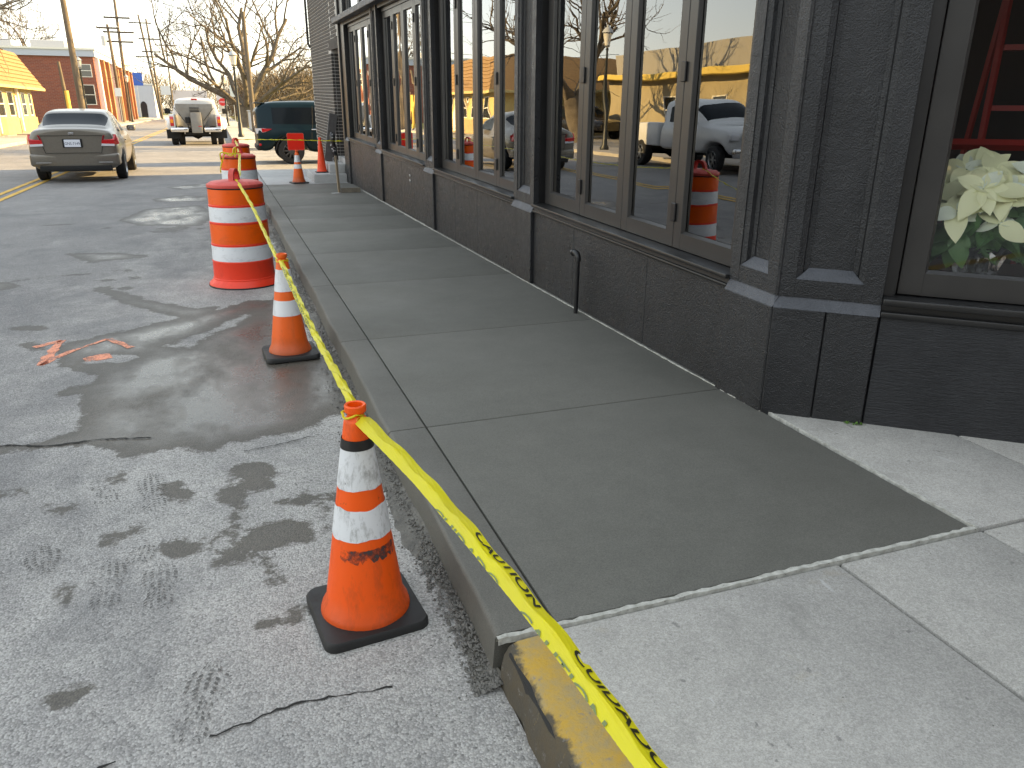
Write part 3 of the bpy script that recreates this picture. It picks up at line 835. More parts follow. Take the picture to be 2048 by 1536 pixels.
for i, (a, b) in enumerate(BAYS):
    aa, bb = a+0.06, b-0.045
    bounds = list(np.linspace(aa, bb, 5))
    glazing(fa, bounds, 0.712, 0.812, ZHEAD, -0.118, (1, 3))
    # jamb linings and sill
    k = MB(); k.box(a+0.0005, a+0.004, -0.30, -0.07, 0.66, ZHEAD+0.1, fa); part(k, 'jamb_lining', M['black_smooth'])
    k = MB(); k.box(b-0.004, b-0.0005, -0.30, -0.07, 0.66, ZHEAD+0.1, fa); part(k, 'jamb_lining', M['black_smooth'])
    k = MB(); k.bbox(a+0.002, b-0.002, -0.22, 0.004, 0.686, 0.712, 0.007, 2, fa); part(k, 'window_sill', M['black_smooth'], None, 40)
    k = MB(); k.box(a+0.003, b-0.003, -0.20, -0.022, 0.655, 0.6885, fa); part(k, 'sill_fascia', M['frame'])
    k = MB(); k.bbox(a+0.002, b-0.002, -0.20, -0.004, ZK+0.0015, 0.660, 0.006, 2, fa); part(k, 'sill_moulding', M['black_smooth'], None, 40)
# ledge beam, transoms and upper wall
for i, (a, b) in enumerate([(3.0, 6.5), (6.5, 9.9), (9.9, 13.3), (13.3, 17.1)]):
    k = MB(); k.bbox(a+0.002, b-0.002, -0.28, 0.10, ZHEAD+0.105, ZHEAD+0.205, 0.01, 2, fa); part(k, 'ledge_beam', M['ledge'])
    k = MB(); k.box(a+0.001, b-0.001, -0.29, -0.045, ZHEAD+0.055, ZHEAD+0.104, fa); part(k, 'head_board', M['black_smooth'])
k = MB(); k.box(3.02, 17.095, -0.30, -0.06, 3.75, ZTOP, fa); part(k, 'upper_wall', M['black'])
for a, b in BAYS:
    glazing(fa, list(np.linspace(a+0.06, b-0.05, 3)), 2.95, 3.03, 3.70, -0.10)
k = MB(); k.bbox(13.36, 13.49, -0.035, 0.13, 2.98, 3.16, 0.01, 2, fa); lampbox = part(k, 'wall_lamp', M['black_iron'])
# canted corner
LCH = 4.2
k = MB(); k.bbox(0.003, 0.245, -0.30, 0.004, -0.12, ZK-0.002, 0.005, 1, ch); part(k, 'knee_wall_panel', M['black'])
k = MB(); k.bbox(0.249, 0.480, -0.30, 0.002, -0.12, ZK-0.002, 0.005, 1, ch); part(k, 'knee_wall_panel', M['black'])
k = MB(); k.bbox(0.486, LCH, -0.30, -0.012, -0.12, ZK+0.005, 0.005, 1, ch); part(k, 'knee_wall_boarding', M['black_wood'])
k = MB()
k.add([ch(0.003, 0.003, ZK-0.004), ch(0.482, 0.003, ZK-0.004), ch(0.482, -0.030, ZK+0.052), ch(0.003, -0.030, ZK+0.052), ch(0.003, -0.2, ZK+0.052), ch(0.482, -0.2, ZK+0.052)], [(0, 1, 2, 3), (3, 2, 5, 4)])
part(k, 'post_ledge', M['ledge'])
pilaster(ch, 0.004, 0.482, ZK+0.052, 3.4, -0.022)
k = MB(); k.bbox(0.484, LCH, -0.25, 0.012, ZK+0.055, ZK+0.088, 0.008, 2, ch); part(k, 'window_sill', M['black_smooth'], None, 40)
k = MB(); k.box(0.485, LCH, -0.25, -0.03, ZK+0.020, ZK+0.0555, ch); part(k, 'sill_fascia', M['black_smooth'])
k = MB(); k.bbox(0.484, LCH, -0.25, 0.0, ZK-0.006, ZK+0.022, 0.006, 2, ch); part(k, 'sill_moulding', M['black_smooth'], None, 40)
glazing(ch, [0.545, 2.2, 3.9], ZK+0.09, ZK+0.20, ZHEAD, -0.09, (), 'pane_corner', 0.105)
k = MB(); k.box(0.486, 0.53, -0.3, -0.05, ZK+0.09, ZHEAD+0.2, ch); part(k, 'jamb_lining', M['black_smooth'])
k = MB(); k.box(0.003, LCH, -0.30, -0.04, ZHEAD+0.06, ZTOP, ch); part(k, 'upper_wall', M['black'])
# building mass behind: side street front, back, roof, and room
cx, cy_, _ = ch(LCH, -0.1, 0)
k = MB()
k.box(cx-0.05, 26, cy_-0.1, cy_+0.25, -0.05, ZTOP+0.3)      # front along the side street
part(k, 'side_wall', M['black'])
k = MB(); k.box(25.7, 26, cy_+0.26, 22.2, -0.05, ZTOP+0.3); part(k, 'rear_wall', M['black'])
k = MB(); k.prism([(XW+0.07, 3.08), (XW+0.07, 22.15), (25.69, 22.15), (25.69, cy_+0.26), (cx+0.05, cy_+0.26)], 5.45, 5.95); part(k, 'roof', M['black'])
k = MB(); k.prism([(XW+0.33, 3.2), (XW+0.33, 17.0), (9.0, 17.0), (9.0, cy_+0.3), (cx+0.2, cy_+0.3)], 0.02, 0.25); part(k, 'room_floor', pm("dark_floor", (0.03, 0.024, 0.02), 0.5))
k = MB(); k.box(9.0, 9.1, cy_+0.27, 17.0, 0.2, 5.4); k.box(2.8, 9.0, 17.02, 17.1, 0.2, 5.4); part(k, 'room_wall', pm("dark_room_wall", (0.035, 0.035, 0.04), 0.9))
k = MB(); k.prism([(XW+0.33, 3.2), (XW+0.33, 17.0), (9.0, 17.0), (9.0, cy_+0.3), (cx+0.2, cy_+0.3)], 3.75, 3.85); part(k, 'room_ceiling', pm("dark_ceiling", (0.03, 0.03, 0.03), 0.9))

# brick end with door recess
M['brick'] = []
bm_, nt, b = new_mat("dark_brick")
oi = nt.nodes.new("ShaderNodeObjectInfo")
src = coords(nt, 'world')
c = mixc(nt, ramp(nt, noise(nt, src, 3.1, 2), 0.3, 0.7), (0.038, 0.033, 0.030), (0.075, 0.063, 0.054))
c = mixc(nt, math_(nt, 'MULTIPLY', oi.outputs["Random"], 0.5), c, (0.028, 0.026, 0.025))
nt.links.new(c, b.inputs["Base Color"]); b.inputs["Roughness"].default_value = 0.75
bump(nt, b, noise(nt, src, 90, 3), 0.5, 0.004)
M['brick'] = bm_
M['mortar'] = pm("pale_mortar", (0.50, 0.475, 0.44), 0.95, bst=0.4, bscale=200, mode='world')
YB0, YB1, ZDOOR = 18.2, 22.1, 2.40
k = MB()
k.box(XW+0.004, XW+0.35, YB0+0.004, YB1-0.012, -0.05, 5.9)
k.box(XW+0.0042, XW+0.35, 17.12, YB0+0.0039, ZDOOR+S*17.6+0.23, 5.9)
bw = part(k, 'brick_wall', M['mortar'])
k = MB(); k.box(XW+0.36, 25.6, YB1-0.25, YB1-0.013, -0.05, 5.9); part(k, 'end_wall', M['mortar'])
bl, bh, gp = 0.197, 0.0585, 0.011
ub = MB(); ub.bbox(-0.03, 0.03, -bl/2, bl/2, -bh/2, bh/2, 0.003, 1); brick_me = ub.mesh('brick', M['brick'])
ub = MB(); ub.bbox(-0.03, 0.03, -bl/4+0.002, bl/4-0.002, -bh/2, bh/2, 0.003, 1); half_me = ub.mesh('brick', M['brick'])
ub = MB(); ub.bbox(-0.03, 0.03, -bh/2, bh/2, -0.105, 0.105, 0.003, 1); soldier_me = ub.mesh('brick', M['brick'])
spots = []
for r in range(85):
    zc = 0.02+r*(bh+gp)
    st_ = (bl+gp)/2 if r % 2 else 0
    y = YB0
    first = True
    while y < YB1-0.05:
        half = first and r % 2
        L = bl/2-0.004 if half else bl
        if y+L > YB1: break
        z = zc+S*(y+L/2-20)+S*20
        if not (z > 5.6): spots.append((XW+0.027, y+L/2, z, 'h' if half else 'f', 0))
        y += L+gp; first = False
    # door jamb facing the street corner
    z = zc+S*YB0
    if z < ZDOOR+S*YB0-0.03:
        x = XW+0.058
        for j in range(2):
            L = bl/2-0.004 if (j == 0) == (r % 2 == 0) else bl
            spots.append((x+L/2+0.005, YB0+0.027, z, 'h' if L < 0.15 else 'f', pi/2)); x += L+gp
for j in range(20):
    y = 17.14+j*(bh+gp)
    if y < 18.55: spots.append((XW+0.024, y, ZDOOR+S*17.6+0.115+S*(y-17.6), 's', 0))
for r in range(44):
    z = ZDOOR+S*17.6+0.27+r*(bh+gp)
    for j in range(6):
        y = 17.2+j*(bl+gp)-(0.1 if r % 2 else 0)
        if 17.2 < y < 18.10 and z < 5.6: spots.append((XW+0.027, y, z+S*(y-17.6), 'f', 0))
spots = [q for q in spots if q[1] > 17.12 and not (q[3] != 's' and q[4] == 0 and q[1] < 18.56 and abs(q[2]-(ZDOOR+S*17.6+0.115)) < 0.14)]
vis = sorted(spots, key=lambda q: abs(q[2]-1.9))
MES = {'f': brick_me, 'h': half_me, 's': soldier_me}
rest = MB()
for i, (x, y, z, t, rz) in enumerate(vis):
    if i < 300:
        o = bpy.data.objects.new('brick', MES[t]); COL.objects.link(o); o.parent = bw
        o.location = (x-OFF[0], y-OFF[1], z); o.rotation_euler = (random.gauss(0, .004), 0, rz)
    else:
        mm = MES[t]
        ca, sa = cos(rz), sin(rz)
        rest.add([(x+v.co.x*ca-v.co.y*sa, y+v.co.x*sa+v.co.y*ca, z+v.co.z) for v in mm.vertices], [tuple(p.vertices) for p in mm.polygons])
o = part(rest, 'bricks', M['brick'], bw); tag(o, kind='stuff')
k = MB(); k.box(XW+0.352, XW+0.40, 17.1, 18.5, 0.3, 3.4); part(k, 'door', M['black_smooth'])
k = MB(); k.box(XW+0.01, XW+0.351, 17.101, 18.20, 0.1, 0.62); part(k, 'threshold', M['pale_conc'])
k = MB(); k.path([(XW-0.05, 22.02, 5.6), (XW-0.05, 22.02, 3.2), (XW-0.01, 22.02, 3.1)], 0.03, 8); part(k, 'downpipe', M['black_iron'], None, 40)
# vent pipe with elbow at the knee wall
pp = thing('vent_pipe', 'black iron pipe with elbow rising from pavement against the knee wall', 'pipe', (2.405, 5.16, HS))
k = MB(); k.path([(0, 0, -0.02), (0.004, 0, 0.42)], 0.0165, 14); k.build('pipe', M['black_iron'], pp, 40)
k = MB(); k.path([(0.004, 0, 0.395), (0.004, 0.001, 0.425), (0.000, 0.012, 0.447), (-0.004, 0.03, 0.456), (-0.006, 0.05, 0.455)], [0.023, 0.023, 0.024, 0.023, 0.023], 14); k.build('elbow', M['black_iron'], pp, 40)
k = MB(); k.path([(-0.006, 0.048, 0.455), (-0.007, 0.068, 0.452)], [0.026, 0.026], 14); k.build('collar', M['black_iron'], pp, 40)
# small conduit cover on the far knee wall
wb = MB()
for zz in (0.40, 0.47): wb.bbox(11.02, 11.07, -0.03, -0.018, zz, zz+0.03, 0.004, 1, fa)
part(wb, 'conduit_stub', M['pale_conc'])
# ------------------------------------------------------------------ steps and odds and ends at the far door
k = thing('door_steps', 'pale concrete steps below the brick doorway beyond the shop windows', 'steps', (2.1, 17.6, HS))
m_ = MB(); m_.bbox(1.78, 2.452, 16.93, 18.6, HS-0.05, HS+0.17, 0.012, 2); m_.build('step', M['pale_conc'], k, 40, off=(2.1, 17.6, HS))
m_ = MB(); m_.bbox(2.12, 2.453, 17.12, 18.6, HS+0.172, HS+0.36, 0.012, 2); m_.build('step', M['pale_conc'], k, 40, off=(2.1, 17.6, HS))
M['wood'] = pm("raw_pine", (0.30, 0.23, 0.15), 0.8, col2=(0.2, 0.15, 0.10), vscale=5, stretch=(8, 8, 1), bst=0.3, bscale=30)
M['wood_dark'] = pm("dirty_form_board", (0.12, 0.10, 0.075), 0.85, col2=(0.2, 0.17, 0.13), vscale=9)
o = MB(); o.bbox(-0.02, 0.02, -0.02, 0.02, -0.05, 0.66, 0.003, 1)
ob_ = o.build('wooden_stake', M['wood'], None, loc=(1.97, 14.72, HS)); ob_.rotation_euler = (0.03, -0.05, 0.3)
tag(ob_, 'thin wooden stake standing upright in the fresh concrete near the wall', 'stake')
o = MB(); o.bbox(0.01, 0.36, -0.03, 0.02, 0.0, 0.085, 0.003, 1)
ob_ = o.build('form_board', M['wood_dark'], None, loc=(2.0, 14.74, HS)); tag(ob_, 'short dirty form board lying between the stake and the black wall', 'board')
o = MB(); o.bbox(-0.07, 0.07, -0.05, 0.05, 0.0, 0.008, 0.002, 1)
ob_ = o.build('paper_scrap', M['pale_conc'], None, loc=(1.90, 14.66, HS)); ob_.rotation_euler = (0, 0, 0.4); tag(ob_, 'small white scrap on the concrete at the foot of the stake', 'scrap')
o = MB(); o.bbox(-0.10, 0.10, -0.012, 0.012, 0, 1.02, 0.003, 1)
ob_ = o.build('leaning_board', pm("grey_board", (0.17, 0.165, 0.16), 0.75, col2=(0.12, 0.115, 0.11), vscale=6), None, loc=(2.22, 18.05, HS+0.362)); ob_.rotation_euler = (0.0, 0.20, 0.35)
tag(ob_, 'long grey board leaning against the brick doorway above the steps', 'board')
o = MB()
for t in np.linspace(0, 1, 9)[:-1]:
    pass
prof = [(0.03, 0), (0.06, 0.08), (0.045, 0.2), (0.065, 0.3), (0.05, 0.42), (0.055, 0.55), (0.03, 0.62), (0.0, 0.63)]
o.lathe(prof, 12, fn=lambda x, y, z: (x*(1+0.3*sin(z*40+math.atan2(y, x)*3)), y*(1+0.3*cos(z*33)), z))
ob_ = o.build('rolled_wrap', pm("black_silver_wrap", (0.012, 0.012, 0.013), 0.3, col2=(0.6, 0.6, 0.6), vscale=14, vlo=0.58, vhi=0.62, stretch=(1, 1, 1.5)), None, smooth=50, loc=(2.36, 17.86, HS+0.362)); ob_.rotation_euler = (0.0, -0.08, 0.0)
tag(ob_, 'black and silver rolled wrap standing behind the leaning grey board', 'wrap')

# ------------------------------------------------------------------ traffic cones
def scuffed(name, col, dirt=(0.10, 0.05, 0.03), amt=0.5, rough=0.45, scale=7, zstretch=0.4, low=None):
    mt, nt, b = new_mat(name)
    src = coords(nt, 'obj', (1, 1, zstretch))
    f = ramp(nt, math_(nt, 'ADD', math_(nt, 'MULTIPLY', noise(nt, src, scale, 6, 0.72, 0.4), 0.7), math_(nt, 'MULTIPLY', noise(nt, src, scale*6, 4, 0.7), 0.3)), 0.50, 0.70)
    c = mixc(nt, ramp(nt, noise(nt, src, scale*0.5, 3), 0.3, 0.7), col, tuple(q*0.93 for q in col))
    c = mixc(nt, math_(nt, 'MULTIPLY', f, amt), c, dirt)
    if low is not None:
        sep = nt.nodes.new("ShaderNodeSeparateXYZ"); nt.links.new(coords(nt, 'obj'), sep.inputs[0])
        z = math_(nt, 'ADD', sep.outputs[2], math_(nt, 'MULTIPLY', math_(nt, 'SUBTRACT', noise(nt, src, 12, 4), 0.5), 0.10))
        c = mixc(nt, math_(nt, 'MULTIPLY', ramp(nt, z, low[0], low[1], 1, 0), low[2]), c, dirt)
    chip = ramp(nt, noise(nt, coords(nt, 'obj'), 26, 5, 0.75), 0.655, 0.675)
    c = mixc(nt, math_(nt, 'MULTIPLY', chip, amt*0.9), c, tuple(q*0.4 for q in dirt))
    nt.links.new(c, b.inputs["Base Color"])
    nt.links.new(ramp(nt, f, 0, 1, rough, min(1, rough+0.3)), b.inputs["Roughness"])
    bump(nt, b, noise(nt, src, 60, 3), 0.12, 0.003)
    return mt
ORANGE = (1.0, 0.105, 0.003)
M['cone'] = scuffed("cone_orange", ORANGE, (0.13, 0.035, 0.015), 0.55, low=(0.03, 0.12, 0.35))
M['cone2'] = scuffed("cone_orange_faded", (0.97, 0.14, 0.015), (0.17, 0.06, 0.03), 0.35, low=(0.03, 0.16, 0.55))
M['cone_red'] = scuffed("cone_red_orange", (0.98, 0.07, 0.015), (0.2, 0.04, 0.02), 0.3)
M['cone_white'] = scuffed("reflective_white_collar", (0.74, 0.75, 0.76), (0.17, 0.16, 0.14), 1.0, 0.5, 16)
M['cone_white2'] = scuffed("reflective_white_collar_clean", (0.80, 0.81, 0.82), (0.20, 0.19, 0.18), 0.5, 0.45, 9)
M['rubber'] = scuffed("black_rubber", (0.012, 0.0118, 0.0115), (0.06, 0.055, 0.05), 0.35, 0.55, 9)
M['smear'] = worn_paint("dark_glue_smear", (0.05, 0.04, 0.04), 0.44, 0.60, 40)
def rsq(hw, r, n=6):
    pts = []
    for cx_, cy2, a0 in ((hw-r, hw-r, 0), (-hw+r, hw-r, pi/2), (-hw+r, -hw+r, pi), (hw-r, -hw+r, 3*pi/2)):
        for i in range(n+1):
            a = a0+pi/2*i/n; pts.append((cx_+r*cos(a), cy2+r*sin(a)))
    return pts
def cone(name, label, loc, rz, H, hw, r0, r1, bands, mats, tape=None, base_t=0.035, group=None, smear=None, tilt=(0, 0)):
    t = thing(name, label, 'cone', loc, rz, group)
    t.rotation_euler = (tilt[0], tilt[1], rz)
    om, wm = mats
    b = MB(); sq = rsq(hw, hw*0.24); n = len(sq)
    rings = [(1.0, 0.004), (1.0, base_t*0.7), (0.965, base_t), (0.80, base_t+0.002)]
    vs_ = [(x*s_, y*s_, z) for s_, z in rings for x, y in sq]
    fs_ = [(i*n+j, i*n+(j+1) % n, (i+1)*n+(j+1) % n, (i+1)*n+j) for i in range(3) for j in range(n)]
    fs_ += [tuple(range(n-1, -1, -1)), tuple(3*n+j for j in range(n))]
    b.add(vs_, fs_)
    for x, y in ((-1, -1), (1, -1), (1, 1), (-1, 1)):
        b.bbox(x*hw*0.8-0.018, x*hw*0.8+0.018, y*hw*0.8-0.018, y*hw*0.8+0.018, 0.0, 0.02, 0.004, 1)
    b.build('base', M['rubber'], t, 40)
    R = lambda z: r0+(r1-r0)*((z-base_t)/(H-base_t))
    bd = MB()
    prof = [(r0*1.10, base_t-0.002), (r0*1.09, base_t+0.008), (r0*1.06, base_t+0.022), (R(base_t+0.05), base_t+0.05)]
    prof += [(R(z), z) for z in np.linspace(base_t+0.09, H-0.055, 14)]
    prof += [(R(H-0.05)*0.98, H-0.05), (R(H)*0.86, H-0.036), (R(H)*0.86, H-0.03), (R(H)*1.12, H-0.022), (R(H)*1.14, H-0.004), (R(H)*1.05, H), (R(H)*0.82, H-0.002), (R(H)*0.8, H-0.12)]
    bd.lathe(prof, 40); bd.build('cone_body', om, t, 35)
    for z0, z1, cut in bands:
        w = MB(); nn = 48
        zs = np.linspace(z0, z1, 5); vs_ = []
        for i, z in enumerate(zs):
            for k_ in range(nn):
                a = 2*pi*k_/nn
                zz = z+(cut*(0.6*sin(a*3+i)+0.5*sin(a*7+2*i)+0.5*random.uniform(-1, 1)) if i in (0, 4) else 0)
                rr = R(zz)+0.0016
                vs_.append((rr*cos(a), rr*sin(a), zz))
        w.add(vs_, [(i*nn+k_, i*nn+(k_+1) % nn, (i+1)*nn+(k_+1) % nn, (i+1)*nn+k_) for i in range(4) for k_ in range(nn)])
        w.build('reflective_collar', wm, t, 60)
    if tape:
        w = MB(); w.lathe([(R(tape[0])+0.003, tape[0]), (R(tape[1])+0.003, tape[1])], 40); w.build('black_tape', M['black_smooth'], t, 60)
    if smear:
        w = MB(); nn = 30; vs_ = []
        for z, jit in ((smear[0], 0.02), (smear[1], 0.003)):
            for k_ in range(nn):
                a = smear[2]+(smear[3]-smear[2])*k_/(nn-1); zz = z-(jit*random.random())
                vs_.append(((R(zz)+0.0012)*cos(a), (R(zz)+0.0012)*sin(a), zz))
        w.add(vs_, [(k_, k_+1, nn+k_+1, nn+k_) for k_ in range(nn-1)]); w.build('glue_smear', M['smear'], t, 60)
    return t
c1 = cone('traffic_cone', 'nearest scuffed orange cone with black tape band and torn silver collars', (0.29, 2.205, 0), 0.10, 0.755, 0.172, 0.134, 0.0295,
          [(0.490, 0.622, 0.0022), (0.325, 0.428, 0.0035)], (M['cone'], M['cone_white']), tape=(0.618, 0.650), smear=(0.270, 0.298, -2.6, -0.6), tilt=(0.0, 0.012))
c2 = cone('traffic_cone', 'second orange cone, faded, between the near cone and the large drum', (0.30, 5.27, 0), 0.06, 0.70, 0.178, 0.130, 0.031,
          [(0.455, 0.600, 0.001), (0.292, 0.396, 0.001)], (M['cone2'], M['cone_white2']))
c3 = cone('traffic_cone', 'far orange cone with two white bands below a red square panel', (1.46, 16.98, HS-0.005), 0.2, 0.66, 0.17, 0.125, 0.03,
          [(0.43, 0.565, 0.001), (0.30, 0.385, 0.001)], (M['cone2'], M['cone_white2']), base_t=0.03)
c4 = cone('traffic_cone', 'plain red orange cone standing on the pale concrete step', (2.0, 17.45, HS+0.17), 0.0, 0.72, 0.135, 0.10, 0.028,
          [], (M['cone_red'], M['cone_white2']), base_t=0.022)
# red square panel stuck in the top of the far cone
t = thing('cone_sign', 'blank red square sign panel fixed above the far cone', 'sign', (1.46, 16.98, HS+0.60))
sq = rsq(0.168, 0.03); b = MB(); b.prism([(x, z) for x, z in sq], -0.004, 0.004, lambda x, y, z: (x, z, y+0.225)); b.build('panel', pm("fluorescent_red_panel", (1.0, 0.02, 0.006), 0.4), t)
b = MB()
n = len(sq); ins = [(x*0.965, y*0.965) for x, y in sq]
b.add([(x, -0.0045, y+0.225) for x, y in sq]+[(x, -0.0045, y+0.225) for x, y in ins], [(i, (i+1) % n, n+(i+1) % n, n+i) for i in range(n)])
b.build('panel_edge', pm("pink_panel_edge", (0.9, 0.2, 0.14), 0.5), t)
b = MB(); b.path([(0, 0.006, -0.12), (0, 0.006, 0.10)], 0.012, 10); b.build('stem', M['cone_red'], t)

# ------------------------------------------------------------------ channelising drums
M['drum'] = scuffed("drum_orange_plastic", (0.95, 0.05, 0.016), (0.14, 0.03, 0.02), 0.25, 0.42, 5)
M['drum_sheet'] = scuffed("drum_orange_sheeting", (1.0, 0.115, 0.0), (0.16, 0.035, 0.01), 0.25, 0.35, 5, 2.0)
M['drum_white'] = scuffed("drum_white_sheeting", (0.80, 0.82, 0.84), (0.10, 0.09, 0.09), 0.35, 0.35, 6, 2.5)
M['drum_lid'] = scuffed("drum_lid_faded", (0.68, 0.075, 0.055), (0.10, 0.03, 0.03), 0.4, 0.5, 5)
def drum(label, loc, rz, handle=True, hang=False):
    t = thing('traffic_drum', label, 'drum', loc, rz)
    segs = [(0.07, 0.236, 0.281, 0.276, 'drum'), (0.236, 0.396, 0.272, 0.268, 'drum_white'), (0.396, 0.596, 0.264, 0.260, 'drum_sheet'), (0.596, 0.752, 0.256, 0.252, 'drum_white'), (0.752, 0.915, 0.248, 0.245, 'drum_sheet')]
    b = MB(); prof = [(0.0, 0.03)]
    prof += [(0.29, 0.03), (0.287, 0.075)]
    for z0, z1, ra, rb, _ in segs:
        prof += [(ra+0.006, z0+0.001), (ra+0.006, z0+0.010), (ra, z0+0.016), (rb, z1-0.006)]
    prof += [(0.249, 0.918), (0.247, 0.935)]
    b.lathe(prof, 56); b.build('drum_body', M['drum'], t, 30)
    for z0, z1, ra, rb, mk in segs[1:]:
        w = MB(); w.lathe([(ra+0.002, z0+0.017), (rb+0.002, z1-0.006)], 56); w.build('reflective_band', M[mk], t, 60)
    l = MB(); l.lathe([(0.250, 0.915), (0.254, 0.928), (0.250, 0.945), (0.215, 0.966), (0.12, 0.978), (0.0, 0.98)], 56); l.build('lid', M['drum_lid'], t, 40)
    l = MB(); l.lathe([(0.2475, 0.905), (0.2535, 0.9145), (0.2475, 0.92)], 56); l.build('lid_seam', M['rubber'], t, 60)
    fo = MB(); fo.lathe([(0.315, 0.0), (0.33, 0.010), (0.325, 0.03), (0.295, 0.055), (0.285, 0.075)], 56); fo.build('base_ring', M['drum'], t, 40)
    fo = MB(); fo.lathe([(0.318, 0.0), (0.333, 0.004), (0.331, 0.016)], 56); fo.build('dirty_rim', M['rubber'], t, 60)
    # arched handle: slab with a hole
    h = MB(); pts_o = []; pts_i = []
    for i in range(15):
        a = pi*i/14
        pts_o.append((0.075*cos(a), 0.97+0.035+0.075*sin(a))); pts_i.append((0.042*cos(a), 0.97+0.042+0.038*sin(a)))
    pts_o = [(0.10, 0.955), (0.078, 0.985)]+pts_o+[(-0.078, 0.985), (-0.10, 0.955)]
    pts_i = [(0.044, 0.955), (0.044, 0.985)]+pts_i+[(-0.044, 0.985), (-0.044, 0.955)]
    n = len(pts_o)
    for d_ in (-0.022, 0.022): pass
    vs_ = [(x, d_, z) for d_ in (-0.024, 0.024) for x, z in pts_o]+[(x, d_, z) for d_ in (-0.024, 0.024) for x, z in pts_i]
    fs_ = []
    for i in range(n-1):
        fs_ += [(i, i+1, 2*n+i+1, 2*n+i), (n+i, n+i+1, 3*n+i+1, 3*n+i), (i, i+1, n+i+1, n+i), (2*n+i, 2*n+i+1, 3*n+i+1, 3*n+i)]
    h.add(vs_, fs_); h.build('handle', M['drum_lid'], t, 40)
    return t
d1 = drum('large orange and white striped drum, nearest of the three', (0.085, 7.80, 0), 1.15)
d2 = drum('striped drum standing directly behind the nearest drum', (0.225, 12.55, 0), 0.5)
d3 = drum('farthest striped drum, behind the second drum', (0.275, 16.3, 0), 0.9)
# drum beyond the left edge of the picture, mirrored in the near window

# ------------------------------------------------------------------ barrier tape
def tape_mat():
    mt, nt, b = new_mat("yellow_barrier_tape")
    out = nt.nodes["Material Output"]
    src = coords(nt, 'obj')
    c = mixc(nt, ramp(nt, noise(nt, src, 6, 3), 0.3, 0.7), (0.88, 0.79, 0.015), (0.80, 0.70, 0.04))
    nt.links.new(c, b.inputs["Base Color"]); b.inputs["Roughness"].default_value = 0.38
    bump(nt, b, noise(nt, coords(nt, 'obj', (60, 2.0, 60)), 2.0, 3), 0.4, 0.008)
    tl = nt.nodes.new("ShaderNodeBsdfTranslucent"); nt.links.new(c, tl.inputs["Color"])
    mx = nt.nodes.new("ShaderNodeMixShader"); mx.inputs[0].default_value = 0.35
    nt.links.new(b.outputs[0], mx.inputs[1]); nt.links.new(tl.outputs[0], mx.inputs[2]); nt.links.new(mx.outputs[0], out.inputs[0])
    return mt
M['tape'] = tape_mat()
M['tape_ink'] = pm("tape_black_ink", (0.02, 0.018, 0.006), 0.5)
M['tape_ink2'] = pm("tape_ink_through_film", (0.15, 0.19, 0.06), 0.5)
def catmull(pts, per=24):
    pts = [Vector(p) for p in pts]; P = [pts[0]*2-pts[1]]+pts+[pts[-1]*2-pts[-2]]
    out = []
    for i in range(1, len(P)-2):
        for j in range(per):
            t_ = j/per
            out.append(0.5*((2*P[i])+(P[i+1]-P[i-1])*t_+(2*P[i-1]-5*P[i]+4*P[i+1]-P[i+2])*t_**2+(3*P[i]-P[i-1]-3*P[i+1]+P[i+2])*t_**3))
    out.append(pts[-1]); return out
def text_mesh(body, size, bold=0.0):
    cu = bpy.data.curves.new('txt', 'FONT'); cu.body = body; cu.size = size; cu.resolution_u = 3; cu.offset = bold
    o = bpy.data.objects.new('txt', cu); COL.objects.link(o)
    dg = bpy.context.evaluated_depsgraph_get()
    me_ = bpy.data.meshes.new_from_object(o.evaluated_get(dg))
    bpy.data.objects.remove(o); bpy.data.curves.remove(cu)
    return me_
